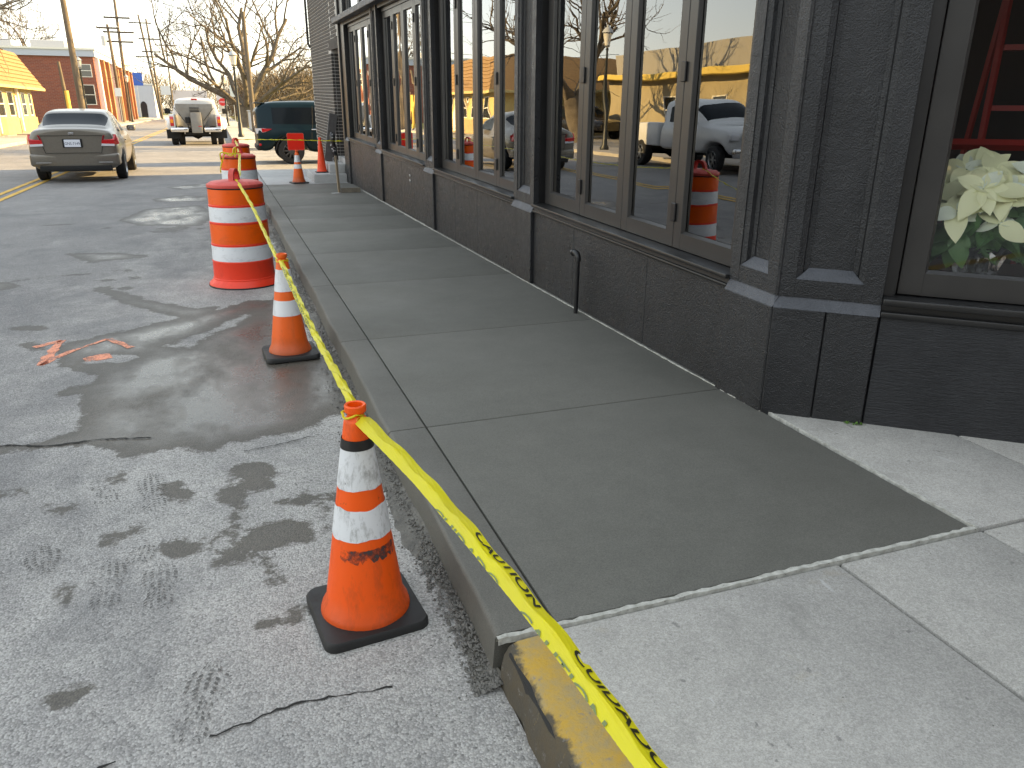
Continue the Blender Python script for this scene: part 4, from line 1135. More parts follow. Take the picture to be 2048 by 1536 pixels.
def tape(label, pts, width, fold=0.5, text=None, per=24, wob=0.003, tear=None, edge_up=Vector((0, 0, 1))):
    line = catmull(pts, per); n = len(line)
    L = [0.0]
    for a, b in zip(line[:-1], line[1:]): L.append(L[-1]+(b-a).length)
    frames = []
    camp = Vector((0, 0, CAM_H))
    for i, q in enumerate(line):
        t_ = (line[min(i+1, n-1)]-line[max(i-1, 0)]).normalized()
        view = (camp-q).normalized()
        a = (t_.cross(Vector((0, 0, 1)))).normalized()          # sideways, to the right of travel
        nu = a.cross(t_).normalized()
        frames.append((t_, a, nu))
    # cross-section: lower flap, crest, upper flap folded over behind
    def cs(i, u):
        """u in 0..1 across the width; returns a point"""
        t_, a, nu = frames[i]; q = line[i]; s_ = L[i]
        wv = wob*(sin(s_*23+u*5)+0.6*sin(s_*51+u*9))
        x = (u-fold)*width
        fl = 0.55+0.3*sin(s_*2.1)
        if u < fold: side, h = x*0.80, x*0.62
        else: side, h = x*0.86, -x*0.50*fl+0.004*sin(s_*30)
        return q+a*(side)+nu*(h+wv)
    us = [0, 0.12, 0.3, fold-0.06, fold, fold+0.06, 0.7, 0.88, 1.0]
    k = len(us); m_ = MB(); vs_ = []
    for i in range(n):
        for j, u in enumerate(us):
            uu = u
            if j == 0: uu = u+0.014*abs(sin(L[i]*70))*random.random()
            if j == k-1: uu = u-0.014*abs(sin(L[i]*60))*random.random()
            if tear and j >= k-2 and abs(L[i]-tear) < 0.012: uu = u-0.22
            vs_.append(cs(i, uu))
    m_.add(vs_, [(i*k+j, i*k+j+1, (i+1)*k+j+1, (i+1)*k+j) for i in range(n-1) for j in range(k-1)])
    o = m_.build('barrier_tape', M['tape'], None, 60, fix=False); tag(o, label, 'tape')
    if text:
        for body, s0, u0, u1, size, clip, mk in text:
            tm = text_mesh(body, size, 0.0012)
            bm = bmesh.new(); bm.from_mesh(tm)
            ys = [v.co.y for v in bm.verts]; y0, y1 = min(ys), max(ys)
            for co, no in (((0, y0+(y1-y0)*clip[0], 0), (0, 1, 0)), ((0, y0+(y1-y0)*clip[1], 0), (0, -1, 0))):
                bmesh.ops.bisect_plane(bm, geom=list(bm.verts)+list(bm.edges)+list(bm.faces), plane_co=co, plane_no=no, clear_inner=True)
            xs = [v.co.x for v in bm.verts]
            for xx in np.arange(min(xs), max(xs), 0.012):
                bmesh.ops.bisect_plane(bm, geom=list(bm.verts)+list(bm.edges)+list(bm.faces), plane_co=(xx, 0, 0), plane_no=(1, 0, 0))
            yc0, yc1 = y0+(y1-y0)*clip[0], y0+(y1-y0)*clip[1]
            sgn = -1
            for v in bm.verts:
                s_ = s0-v.co.x; i = int(np.searchsorted(L, s_)); i = min(max(i, 1), n-1)
                f_ = (s_-L[i-1])/max(1e-6, L[i]-L[i-1])
                u = u0+(u1-u0)*(v.co.y-yc0)/(yc1-yc0)
                P0 = cs(i-1, u).lerp(cs(i, u), f_)
                Q1 = cs(i, u+0.02)-cs(i, u-0.02); nn_ = frames[i][0].cross(Q1).normalized()
                if nn_.dot(camp-P0) < 0: nn_ = -nn_
                v.co = P0+nn_*0.0022
            me_ = bpy.data.meshes.new('lettering'); bm.to_mesh(me_); bm.free()
            me_.materials.append(M[mk]); obj('lettering', me_, o)
    return o
CT1 = (0.31, 2.17, 0.722)
# travels from behind the camera to the near cone
tape('near yellow barrier tape running from the right foreground to the nearest cone',
     [(0.62, -0.2, 0.72), (0.56, 0.35, 0.69), (0.515, 0.76, 0.668), (0.495, 1.10, 0.666), (0.45, 1.46, 0.676), (0.39, 1.82, 0.697), CT1], 0.056, 0.46,
     text=[("CAUTION", 1.70, 0.57, 0.90, 0.066, (0.0, 0.78), 'tape_ink'), ("CUIDADO", 1.26, 0.57, 0.88, 0.066, (0.0, 0.70), 'tape_ink'), ("CAUTION", 0.86, 0.57, 0.88, 0.066, (0.0, 0.75), 'tape_ink'),
           ("CUIDADO", 1.86, 0.01, 0.12, 0.075, (0.70, 1.0), 'tape_ink2'), ("CAUTION", 1.42, 0.01, 0.14, 0.075, (0.64, 1.0), 'tape_ink2'), ("CUIDADO", 0.96, 0.02, 0.36, 0.075, (0.0, 1.0), 'tape_ink2')], per=60, tear=1.24, wob=0.0006)
tape('yellow barrier tape sagging between the nearest cone and the second cone',
     [CT1, (0.315, 2.8, 0.672), (0.31, 3.6, 0.636), (0.305, 4.4, 0.630), (0.29, 5.23, 0.665)], 0.036, 0.5,
     text=[("CAUTION  CAUTION  CAUTION  CAUTION  CAUTION", 2.9, 0.08, 0.42, 0.06, (0.0, 1.0), 'tape_ink2')], per=40, wob=0.004)
tape('twisted yellow barrier tape from the second cone up to the nearest drum handle',
     [(0.29, 5.23, 0.665), (0.27, 5.45, 0.67), (0.24, 6.1, 0.735), (0.19, 6.9, 0.845), (0.10, 7.72, 0.99)], 0.030, 0.5, per=20, wob=0.003)
tape('yellow barrier tape from the nearest drum to the second drum lid',
     [(0.085, 7.9, 1.0), (0.15, 9.0, 0.93), (0.19, 10.5, 0.91), (0.23, 11.8, 0.95), (0.25, 12.4, 0.985)], 0.042, 0.5, per=14)
tape('yellow barrier tape between the second and the farthest drum',
     [(0.25, 12.6, 1.0), (0.27, 14.0, 0.95), (0.29, 15.4, 0.97), (0.28, 16.2, 1.03)], 0.042, 0.5, per=12)
tape('yellow barrier tape stretched across the closed pavement to the brick end',
     [(0.28, 16.32, 1.05), (0.7, 16.42, 1.045), (1.3, 16.60, 1.03), (1.9, 16.8, 1.005), (2.43, 16.98, 0.985)], 0.04, 0.5, per=14)
# loops tied round the cone necks and the second drum
for (x, y, z, r) in ((0.29, 2.205, 0.724, 0.031), (0.30, 5.27, 0.655, 0.0385)):
    l = MB(); l.path([(x+(r+0.002*sin(i*2.3))*cos(2*pi*i/20), y+(r+0.002*cos(i*1.7))*sin(2*pi*i/20), z+0.006*sin(i*0.9)) for i in range(21)], 0.004, 5)
    o = l.build('tape_loop', M['tape'], None, 40); tag(o, 'yellow tape loop knotted round the neck of the %s cone' % ('nearest' if y < 3 else 'second'), 'tape')
kn = MB()
for pts in ([(0.20, 12.28, 1.0), (0.12, 12.27, 0.96), (0.05, 12.32, 0.99), (0.02, 12.36, 0.93), (-0.03, 12.34, 0.80), (-0.04, 12.35, 0.72)], [(0.16, 12.28, 0.985), (0.17, 12.27, 1.05), (0.20, 12.27, 1.07), (0.19, 12.27, 1.0), (0.18, 12.26, 0.94)], [(0.24, 12.28, 0.985), (0.10, 12.27, 0.99), (-0.01, 12.30, 1.0), (-0.02, 12.34, 0.90)]):
    kn.path(catmull(pts, 6), 0.009, 5)
o = kn.build('tape_knot', M['tape'], None, 40); tag(o, 'tangled yellow tape knot hanging on the second drum', 'tape')
# ------------------------------------------------------------------ vehicles
M['tyre'] = pm("tyre_rubber", (0.014, 0.014, 0.015), 0.75, bst=0.2, bscale=60)
M['rim'] = pm("alloy_rim", (0.45, 0.46, 0.47), 0.3, metal=0.9)
M['rim_dark'] = pm("dark_alloy_rim", (0.10, 0.10, 0.105), 0.35, metal=0.8)
M['car_glass'] = pm("tinted_car_glass", (0.010, 0.014, 0.018), 0.08, spec=0.10)
M['red_lens'] = pm("red_lamp_lens", (0.55, 0.015, 0.02), 0.15, coat=0.6)
M['white_lens'] = pm("clear_lamp_lens", (0.65, 0.65, 0.68), 0.12, coat=0.6)
M['amber_lens'] = pm("amber_lamp_lens", (0.85, 0.28, 0.02), 0.2, coat=0.5)
M['under'] = pm("underbody_black", (0.008, 0.008, 0.008), 0.8)
M['chrome'] = pm("chrome_trim", (0.75, 0.76, 0.78), 0.12, metal=1.0)
M['plate'] = pm("licence_plate", (0.72, 0.74, 0.80), 0.4)
M['plate_ink'] = pm("licence_plate_ink", (0.04, 0.05, 0.10), 0.5)

def wheel(parent, x, y, r, w, side, rim='rim', spokes=10):
    """wheel with its axle along X; side = +1 shows its face towards +X"""
    e = MB()
    prof = [(r*0.62, -w/2), (r*0.93, -w/2), (r, -w*0.36), (r, w*0.36), (r*0.93, w/2), (r*0.62, w/2)]
    e.lathe(prof, 32, fn=lambda a, b, c: (x+c, y+a, r+b))
    t = e.build('tyre', M['tyre'], parent, 35)
    q = MB()
    q.lathe([(r*0.62, -w*0.48), (r*0.62, w*0.48)], 28, fn=lambda a, b, c: (x+c, y+a, r+b))
    q.lathe([(r*0.645, w*0.47*side), (r*0.60, w*0.50*side), (r*0.57, w*0.40*side)], 28, fn=lambda a, b, c: (x+c, y+a, r+b))
    q.lathe([(0.0, w*0.42*side), (r*0.16, w*0.42*side), (r*0.17, w*0.30*side)], 20, fn=lambda a, b, c: (x+c, y+a, r+b))
    for s_ in range(spokes):
        an = 2*pi*s_/spokes; ca, sa = cos(an), sin(an)
        def fn(u, v, c): return (x+c, y+u*ca-v*sa, r+u*sa+v*ca)
        z0, z1 = sorted((w*0.26*side, w*0.40*side))
        q.box(r*0.14, r*0.60, -r*0.055, r*0.055, z0, z1, fn)
    q.build('rim', M[rim], t, 35)
    q = MB(); q.lathe([(0.0, w*0.12*side), (r*0.6, w*0.12*side)], 24, fn=lambda a, b, c: (x+c, y+a, r+b)); q.build('brake_disc', M['under'], t)

DZ = [0, 0, 0, -.02, -.055, -.075, .045, .03, .012]
def shell(parent, stations, nrows, rule, mats, names, levels=2):
    """lofted car body; stations: list of (y, [(x,z)...]); rule(i,k) gives the material index of a face"""
    bm = bmesh.new(); grid = []
    for y, rows in stations:
        rows = [(x, z+DZ[k]) if (rows[6][1]-rows[5][1] > 0.25) else (x, z) for k, (x, z) in enumerate(rows)]
        Lr = [bm.verts.new((-x, y, z)) for x, z in rows[:-1]]
        c = bm.verts.new((0, y, rows[-1][1]))
        Rr = [bm.verts.new((x, y, z)) for x, z in rows[:-1]][::-1]
        grid.append(Lr+[c]+Rr)
    W = 2*nrows-1
    for i in range(len(grid)-1):
        for j in range(W-1):
            f = bm.faces.new((grid[i][j], grid[i][j+1], grid[i+1][j+1], grid[i+1][j]))
            k = j if j < nrows-1 else W-2-j
            f.material_index = rule(i, k)
        f = bm.faces.new((grid[i][0], grid[i+1][0], grid[i+1][-1], grid[i][-1])); f.material_index = rule(i, -1)
    for gi, tag_ in ((0, 'r'), (-1, 'f')):
        G = grid[gi]
        for k in range(nrows-1):
            a, b, c, d = G[k], G[k+1], G[W-2-k], G[W-1-k]
            f = bm.faces.new((a, b, c, d) if k < nrows-2 else (a, b, d)); f.material_index = rule(tag_, k)
    bmesh.ops.recalc_face_normals(bm, faces=bm.faces)
    me_ = bpy.data.meshes.new('shell_tmp'); bm.to_mesh(me_); bm.free()
    for q in mats: me_.materials.append(q)
    o = bpy.data.objects.new('shell_tmp', me_); COL.objects.link(o)
    md = o.modifiers.new('s', 'SUBSURF'); md.levels = levels; md.render_levels = levels
    dg = bpy.context.evaluated_depsgraph_get(); dg.update()
    ev = bpy.data.meshes.new_from_object(o.evaluated_get(dg))
    bpy.data.objects.remove(o)
    nor = {}
    V = [v.co.copy() for v in ev.vertices]; N = [v.normal.copy() for v in ev.vertices]
    out = {}
    by = {}
    for p in ev.polygons: by.setdefault(p.material_index, []).append(tuple(p.vertices))
    for mi, fs in by.items():
        # split into connected islands for glass and lamps so each pane is a part
        if mi == 0: groups = [fs]
        else:
            par = {}
            def find(a):
                while par.setdefault(a, a) != a:
                    par[a] = par[par[a]]; a = par[a]
                return a
            for f in fs:
                r0 = find(f[0])
                for v in f[1:]: par[find(v)] = r0
            gg = {}
            for f in fs: gg.setdefault(find(f[0]), []).append(f)
            groups = list(gg.values())
        for fs2 in groups:
            used = sorted({v for f in fs2 for v in f}); ix = {v: i for i, v in enumerate(used)}
            m_ = MB(); m_.add([V[v] for v in used], [tuple(ix[v] for v in f) for f in fs2])
            ob = m_.build(names[mi], mats[mi], parent, 50, fix=False)
            out.setdefault(mi, []).append(ob)
    return out

# --- grey-beige saloon, seen from behind; local y = 0 at the rear bumper, +y forwards
def saloon(label, loc, rz, paint):
    t = thing('saloon_car', label, 'car', loc, rz)
    side = lambda d=0.0, up=0.0: [(.72, .20+up), (.86, .27+up), (.905-d, .55), (.895-d, .82), (.855-d, .945)]
    trunk = lambda z, w=0.0: [(.79-w, z-.035), (.60-w, z), (.34, z+.018), (0, z+.022)]
    def arch(d=0.0): return [(.72, .60), (.885, .66), (.912-d, .70), (.895-d, .84), (.855-d, .945)]
    st_ = [
        (0.00, [(.62, .33), (.76, .36), (.82, .55), (.80, .83), (.76, .93)]+[(.72, 1.01), (.55, 1.045), (.32, 1.06), (0, 1.065)]),
        (0.05, [(.66, .25), (.80, .30), (.865, .55), (.845, .83), (.79, .945)]+trunk(1.075, .04)),
        (0.30, [(.70, .22), (.84, .30), (.895, .55), (.885, .83), (.84, .955)]+trunk(1.10, .02)),
        (0.62, [(.72, .35), (.87, .45), (.908, .58), (.895, .83), (.855, .965)]+trunk(1.112)),
        (0.70, arch()+[(.80, 1.05), (.63, 1.125), (.37, 1.145), (0, 1.152)]),
        (1.00, arch()+[(.81, 1.05), (.665, 1.22), (.43, 1.255), (0, 1.265)]),
        (1.30, arch()+[(.82, 1.00), (.655, 1.325), (.52, 1.375), (0, 1.395)]),
        (1.38, [(.72, .35), (.87, .45), (.91, .58), (.898, .83), (.858, .955)]+[(.825, .99), (.645, 1.36), (.54, 1.405), (0, 1.425)]),
        (2.10, side()+[(.83, .985), (.64, 1.385), (.54, 1.445), (0, 1.47)]),
        (2.18, side()+[(.83, .985), (.64, 1.385), (.54, 1.445), (0, 1.47)]),
        (2.85, side()+[(.83, .985), (.645, 1.36), (.54, 1.43), (0, 1.455)]),
        (3.45, side()+[(.825, .985), (.70, 1.13), (.60, 1.16), (0, 1.18)]),
        (3.62, [(.72, .35), (.87, .45), (.905, .58), (.885, .82), (.83, .93)]+[(.78, .97), (.62, 1.01), (.40, 1.02), (0, 1.03)]),
        (3.70, [(.72, .60), (.88, .66), (.905, .70), (.88, .82), (.82, .92)]+[(.76, .955), (.60, .985), (.40, 1.0), (0, 1.01)]),
        (4.32, [(.72, .60), (.87, .66), (.885, .70), (.85, .78), (.78, .85)]+[(.72, .88), (.56, .92), (.38, .935), (0, .94)]),
        (4.42, [(.72, .35), (.84, .42), (.865, .56), (.83, .74), (.76, .80)]+[(.68, .84), (.54, .875), (.36, .885), (0, .89)]),
        (4.85, [(.55, .25), (.64, .30), (.68, .5), (.66, .66), (.58, .72)]+[(.5, .74), (.4, .76), (.28, .77), (0, .775)]),
    ]
    def rule(i, k):
        if i == 'r' or i == 'f': return 0
        if k == -1: return 3
        if i in (4, 5) and k in (6, 7): return 1
        if i == 6 and k == 7 and False: return 1
        if i in (10, ) and k in (6, 7): return 1
        if i in (8, 9) and False: return 0
        if k == 5 and i in (7, 9, 10): return 2
        if k == 5 and i == 6: return 0
        return 0
    shell(t, st_, 9, rule, [paint, M['car_glass'], M['car_glass'], M['under']], ['body', 'windscreen', 'side_window', 'underbody'])
    for x in (-1, 1):
        for y in (1.02, 3.95):
            wheel(t, x*0.80, y, 0.325, 0.21, x)
    # boot lid outline, lamps, plate, emblem, bumper details
    b = MB(); b.box(-.60, .60, -0.005, 0.012, .945, .953); b.box(-.54, .54, -0.012, 0.0, .60, .607)
    for x in (-1, 1):
        b.add([(x*.62, -.008, .95), (x*.632, -.008, .95), (x*.545, -.012, .60), (x*.533, -.012, .60)], [(0, 1, 2, 3)])
    b.build('boot_seam', M['under'], t)
    for x in (-1, 1):
        l = MB(); l.add([(x*.850, .175, .975), (x*.61, -.014, .955), (x*.575, -.018, .85), (x*.56, -.022, .765), (x*.815, .015, .755), (x*.895, .22, .775), (x*.895, .24, .89), (x*.825, .015, .865)],
                        [(0, 1, 2, 7), (0, 7, 5, 6), (7, 2, 3, 4), (7, 4, 5)])
        o = l.build('tail_lamp', M['red_lens'], t)
        l = MB(); l.add([(x*.566, -.025, .79), (x*.556, -.026, .745), (x*.815, .010, .735), (x*.815, .010, .78)], [(0, 1, 2, 3)]); l.build('reversing_lamp', M['white_lens'], o)
        mr = MB(); mr.bbox(x*0.98-0.10, x*0.98+0.10, 3.02, 3.14, 0.98, 1.12, 0.04, 3); mo = mr.build('door_mirror', paint, t, 50)
        mr = MB(); mr.box(x*0.98-0.075, x*0.98+0.075, 3.012, 3.018, 1.0, 1.10); mr.build('mirror_glass', M['chrome'], mo)
        s_ = MB(); s_.box(x*.60-.14, x*.60+.14, -0.072, -0.06, .41, .425); s_.build('reflector', M['chrome'], t)
        hd = MB(); hd.box(x*.915-.012, x*.915+.012, 1.75, 1.92, .80, .825); hd.build('door_handle', paint, t)
    p = MB(); p.bbox(-.19, .19, -.026, -.012, .715, .885, .006, 1); p.build('plate_recess', M['under'], t)
    p = MB(); p.bbox(-.155, .155, -.032, -.026, .725, .872, .004, 1); po = p.build('licence_plate', M['plate'], t)
    tm = text_mesh("GNS-7149", 0.075)
    tm.transform(Matrix.Translation((-.150, -.0335, .768)) @ Matrix.Rotation(pi/2, 4, 'X') @ Matrix.Diagonal((0.92, 1, 1, 1))); tm.materials.append(M['plate_ink']); obj('lettering', tm, po)
    e = MB(); e.bbox(-.055, .055, -.016, -.002, .965, 1.01, .004, 1); e.box(-.03, -.015, -.022, -.01, .97, 1.005); e.box(.015, .03, -.022, -.01, .97, 1.005); e.build('emblem', M['chrome'], t)
    l = MB(); l.bbox(-.875, .875, -.065, .40, .335, .60, .06, 4, lambda a, b, c: (a, b+.16*max(0, abs(a)-.45)**1.6*2.2, c)); l.build('rear_bumper', paint, t, 60)
    l = MB(); l.bbox(-.70, .70, -.045, .10, .235, .345, .02, 2); l.build('bumper_valance', M['under'], t, 40)
    l = MB(); l.path([(.42, -.01, .25), (.42, .3, .25)], .032, 12); l.build('exhaust', M['chrome'], t, 40)
    # interior glimpsed through the glass
    for x in (-.37, .37):
        s_ = MB(); s_.bbox(x-.14, x+.14, 1.28, 1.38, 1.10, 1.24, .03, 2); s_.build('headrest', pm("grey_upholstery", (0.18, 0.18, 0.17), 0.8), t, 40)
    return t
taupe = car_paint("taupe_metallic_paint", (0.19, 0.170, 0.142), 0.45, 0.30, 0.4)
sal = saloon('taupe saloon car seen from behind driving up the left lane', (-3.10, 20.15, 0), 0.02, taupe)
sal.scale = (1.03, 1, 1.07)

# --- dark teal SUV parked nose to the right behind the brick end; local +y forwards
def suv(label, loc, rz, paint, grp=None):
    t = thing('parked_suv', label, 'suv', loc, rz)
    low = lambda w=0.0: [(.80, .30), (.955-w, .36), (.985-w, .62), (.985-w, .90), (.965-w, 1.06)]
    arch = lambda w=0.0: [(.80, .78), (.975-w, .83), (.995-w, .87), (.985-w, .96), (.965-w, 1.06)]
    st_ = [
        (0.00, [(.70, .48), (.80, .50), (.84, .68), (.84, .92), (.82, 1.04)]+[(.80, 1.10), (.70, 1.42), (.62, 1.46), (0, 1.48)]),
        (0.06, [(.74, .38), (.88, .42), (.915, .66), (.905, .92), (.885, 1.06)]+[(.86, 1.12), (.74, 1.55), (.66, 1.60), (0, 1.62)]),
        (0.30, [(.78, .34), (.93, .40), (.965, .64), (.955, .92), (.935, 1.08)]+[(.905, 1.14), (.76, 1.66), (.70, 1.735), (0, 1.755)]),
        (0.52, low()[:0]+[(.80, .45), (.965, .52), (.985, .68), (.98, .93), (.958, 1.075)]+[(.93, 1.135), (.775, 1.675), (.71, 1.765), (0, 1.79)]),
        (0.60, arch()+[(.935, 1.13), (.775, 1.68), (.71, 1.77), (0, 1.80)]),
        (1.36, arch()+[(.935, 1.12), (.785, 1.69), (.72, 1.79), (0, 1.825)]),
        (1.46, [(.80, .42), (.965, .50), (.99, .66), (.985, .92), (.965, 1.06)]+[(.935, 1.11), (.785, 1.69), (.72, 1.79), (0, 1.825)]),
        (1.58, low()+[(.935, 1.11), (.785, 1.69), (.72, 1.79), (0, 1.83)]),
        (2.30, low()+[(.935, 1.10), (.785, 1.685), (.72, 1.785), (0, 1.825)]),
        (2.38, low()+[(.935, 1.10), (.785, 1.685), (.72, 1.785), (0, 1.825)]),
        (3.05, low()+[(.93, 1.10), (.77, 1.64), (.70, 1.73), (0, 1.77)]),
        (3.60, low()+[(.92, 1.10), (.84, 1.25), (.74, 1.28), (0, 1.30)]),
        (3.70, [(.80, .42), (.965, .50), (.985, .66), (.97, .90), (.94, 1.03)]+[(.88, 1.08), (.72, 1.14), (.5, 1.15), (0, 1.16)]),
        (3.80, arch()[:3]+[(.96, .95), (.92, 1.0)]+[(.86, 1.06), (.70, 1.12), (.48, 1.13), (0, 1.14)]),
        (4.50, arch(.03)[:3]+[(.93, .92), (.88, .96)]+[(.80, 1.0), (.66, 1.04), (.46, 1.05), (0, 1.06)]),
        (4.60, [(.78, .42), (.90, .50), (.93, .64), (.90, .88), (.84, .93)]+[(.76, .97), (.62, 1.0), (.44, 1.01), (0, 1.02)]),
        (4.85, [(.66, .40), (.74, .44), (.78, .6), (.76, .80), (.70, .86)]+[(.62, .88), (.5, .90), (.36, .91), (0, .915)]),
    ]
    def rule(i, k):
        if i == 'r': return 1 if k in (5, ) else 0
        if i == 'f': return 0
        if k == -1: return 3
        if k == 5 and i in (3, 4, 5, 6, 7, 9): return 2
        if i == 10 and k in (6, 7): return 1
        if i == 10 and k == 5: return 2
        return 0
    shell(t, st_, 9, rule, [paint, M['car_glass'], M['car_glass'], M['under']], ['body', 'windscreen', 'side_window', 'underbody'])
    for x in (-1, 1):
        for y in (0.98, 4.14):
            wheel(t, x*0.87, y, 0.385, 0.25, x, 'rim_dark', 10)
        for y in (0.98, 4.14):
            a = MB(); pts = [(x*0.955, y+0.445*cos(q), 0.385+0.445*sin(q)) for q in np.linspace(0.02*pi, 0.98*pi, 17)]
            a.path(pts, 0.028, 6); a.build('wheel_arch_trim', M['under'], t, 50)
        l = MB(); l.add([(x*.845, -.004, 1.035), (x*.62, -.012, 1.03), (x*.62, -.012, .90), (x*.855, -.002, .88), (x*.955, .26, .93), (x*.972, .42, 1.01), (x*.94, .22, 1.04)], [(0, 1, 2, 3), (0, 3, 4, 6), (6, 4, 5)])
        lo = l.build('tail_lamp', M['white_lens'], t)
        l = MB(); l.add([(x*.956, .155, 1.035), (x*.962, .165, .92), (x*.976, .34, .96), (x*.982, .46, 1.02)], [(0, 1, 2, 3)]); l.build('lamp_lens', M['red_lens'], lo)
        r_ = MB(); r_.bbox(x*.90-.02, x*.90+.02, .05, .12, .535, .60, .01, 1); r_.build('reflector', M['red_lens'], t)
        h_ = MB(); h_.bbox(x*.985-.02, x*.985+.02, 1.62, 1.84, .985, 1.015, .008, 1); h_.build('door_handle', M['chrome'], t)
        s_ = MB(); s_.path([(x*.992, 1.60, .40), (x*.995, 1.62, .95), (x*.952, 1.66, 1.10), (x*.81, 1.70, 1.68)], .005, 4); s_.build('door_seam', M['under'], t)
    s_ = MB(); s_.bbox(-.66, .66, .02, .34, 1.735, 1.765, .012, 2, lambda a, b, c: (a, b, c+(b-.3)*-.02)); s_.build('roof_spoiler', paint, t, 40)
    b = MB(); b.bbox(-.86, .86, -.02, .3, .40, .56, .05, 3); b.build('bumper', M['under'], t, 50)
    b = MB(); b.path([(0, .9, 1.83), (0, .75, 1.92), (0, .72, 1.93)], [.02, .012, .004], 6); b.build('antenna', M['under'], t)
    return t
teal = car_paint("dark_teal_paint", (0.0018, 0.016, 0.023), 0.0, 0.3, 0.0, 0.22)
suv('dark teal suv parked beside the brick end with its nose hidden', (1.05, 26.2, 0.02), -pi/2, teal)

# --- pickup
def pickup(label, loc, rz, paint, spreader=True, dual=True):
    t = thing('pickup_truck', label, 'pickup', loc, rz)
    W = 1.0
    cab = [
        (2.05, [(.80, .55), (.93, .60), (.96, .80), (.95, 1.10), (.93, 1.22)]+[(.91, 1.26), (.80, 1.72), (.70, 1.83), (0, 1.88)]),
        (2.12, [(.82, .50), (.96, .55), (.99, .80), (.985, 1.12), (.96, 1.25)]+[(.935, 1.29), (.80, 1.76), (.70, 1.90), (0, 1.95)]),
        (2.30, [(.82, .50), (.96, .55), (.99, .80), (.985, 1.12), (.96, 1.25)]+[(.935, 1.29), (.80, 1.78), (.70, 1.92), (0, 1.98)]),
        (3.10, [(.82, .50), (.96, .55), (.99, .80), (.985, 1.12), (.96, 1.25)]+[(.935, 1.29), (.80, 1.79), (.70, 1.93), (0, 1.99)]),
        (3.85, [(.82, .50), (.96, .55), (.99, .80), (.985, 1.12), (.96, 1.25)]+[(.93, 1.29), (.78, 1.72), (.68, 1.86), (0, 1.91)]),
        (4.45, [(.82, .50), (.96, .55), (.99, .80), (.98, 1.12), (.95, 1.25)]+[(.90, 1.28), (.84, 1.34), (.70, 1.37), (0, 1.39)]),
        (4.55, [(.82, .85), (.98, .90), (1.0, .94), (.98, 1.12), (.95, 1.22)]+[(.88, 1.26), (.74, 1.31), (.5, 1.33), (0, 1.34)]),
        (5.40, [(.82, .85), (.98, .90), (1.0, .94), (.97, 1.10), (.93, 1.18)]+[(.86, 1.21), (.70, 1.26), (.5, 1.28), (0, 1.29)]),
        (5.55, [(.80, .50), (.94, .55), (.97, .78), (.95, 1.05), (.91, 1.13)]+[(.84, 1.17), (.68, 1.21), (.48, 1.23), (0, 1.24)]),
        (5.80, [(.70, .50), (.84, .54), (.88, .75), (.86, 1.0), (.82, 1.08)]+[(.76, 1.11), (.6, 1.13), (.4, 1.14), (0, 1.15)]),
    ]
    def rule(i, k):
        if i == 'r': return 1 if k in (5, ) else 0
        if i == 'f': return 0
        if k == -1: return 3
        if k == 5 and i in (2, 3): return 2
        if i == 4 and k in (6, 7): return 1
        return 0
    shell(t, cab, 9, rule, [paint, M['car_glass'], M['car_glass'], M['under']], ['cab', 'windscreen', 'side_window', 'underbody'])
    for x in (-1, 1):
        b = MB(); b.bbox(min(x*.99, x*.78), max(x*.99, x*.78), 0.04, 2.04, .62, 1.28, .035, 3); b.build('bed_side', paint, t, 45)
        if dual:
            f = MB()
            yy = np.linspace(.45, 1.75, 11); vs_ = []
            for y in yy:
                h = sin(pi*(y-.45)/1.3)
                vs_ += [(x*.985, y, .95+.22*h), (x*(1.05+.14*h), y, .90+.19*h), (x*(1.07+.16*h), y, .60+.25*h), (x*.97, y, .58+.25*h)]
            f.add(vs_, [(4*i+j, 4*i+j+1, 4*i+j+5, 4*i+j+4) for i in range(10) for j in range(3)]+[(0, 1, 2, 3), (40, 41, 42, 43)]); f.build('rear_wing', paint, t, 50)
            m2 = MB(); m2.box(min(x*.62, x*1.16), max(x*.62, x*1.16), .42, .435, .28, .66); m2.build('mud_flap', M['under'], t)
        l = MB(); l.bbox(x*.895-.07, x*.895+.07, .0, .07, .80, 1.19, .015, 2); lo = l.build('tail_lamp', M['red_lens'], t, 40)
        l = MB(); l.box(x*.895-.055, x*.895+.055, -.004, .0, .93, 1.07); l.build('lamp_lens', M['amber_lens'], lo)
        for y in ((1.10, 4.98)):
            r = .39
            wheel(t, x*.90, y, r, .24, x, 'rim', 6)
            if dual and y < 2: wheel(t, x*.62, y, r, .22, x, 'rim_dark', 6)
        mr = MB(); mr.bbox(x*1.20-.12, x*1.20+.12, 4.02, 4.12, 1.28, 1.52, .03, 2); mo = mr.build('door_mirror', M['under'], t, 50)
        mr = MB(); mr.path([(x*.94, 4.1, 1.32), (x*1.12, 4.08, 1.36)], .03, 8); mr.build('mirror_arm', paint, mo)
        h = MB(); h.bbox(x*.84-.12, x*.84+.12, 5.66, 5.80, .92, 1.10, .03, 2); h.build('headlamp', M['white_lens'], t, 50)
    b = MB(); b.box(-.775, .775, .06, 2.03, .62, .68); b.build('bed_floor', M['under'], t)
    b = MB(); b.box(-.775, .775, 1.99, 2.035, .685, 1.27); b.build('bed_bulkhead', paint, t)
    b = MB(); b.bbox(-.96, -.30, -.14, .03, .56, .74, .03, 2); b.bbox(.30, .96, -.14, .03, .56, .74, .03, 2); b.build('rear_bumper', M['chrome'], t, 50)
    b = MB(); b.bbox(-.88, .88, 5.74, 5.90, .45, .72, .04, 2); b.build('front_bumper', M['chrome'], t, 50)
    b = MB(); b.bbox(-.62, .62, 5.76, 5.86, .76, 1.08, .02, 2); b.build('grille', M['under'], t, 50)
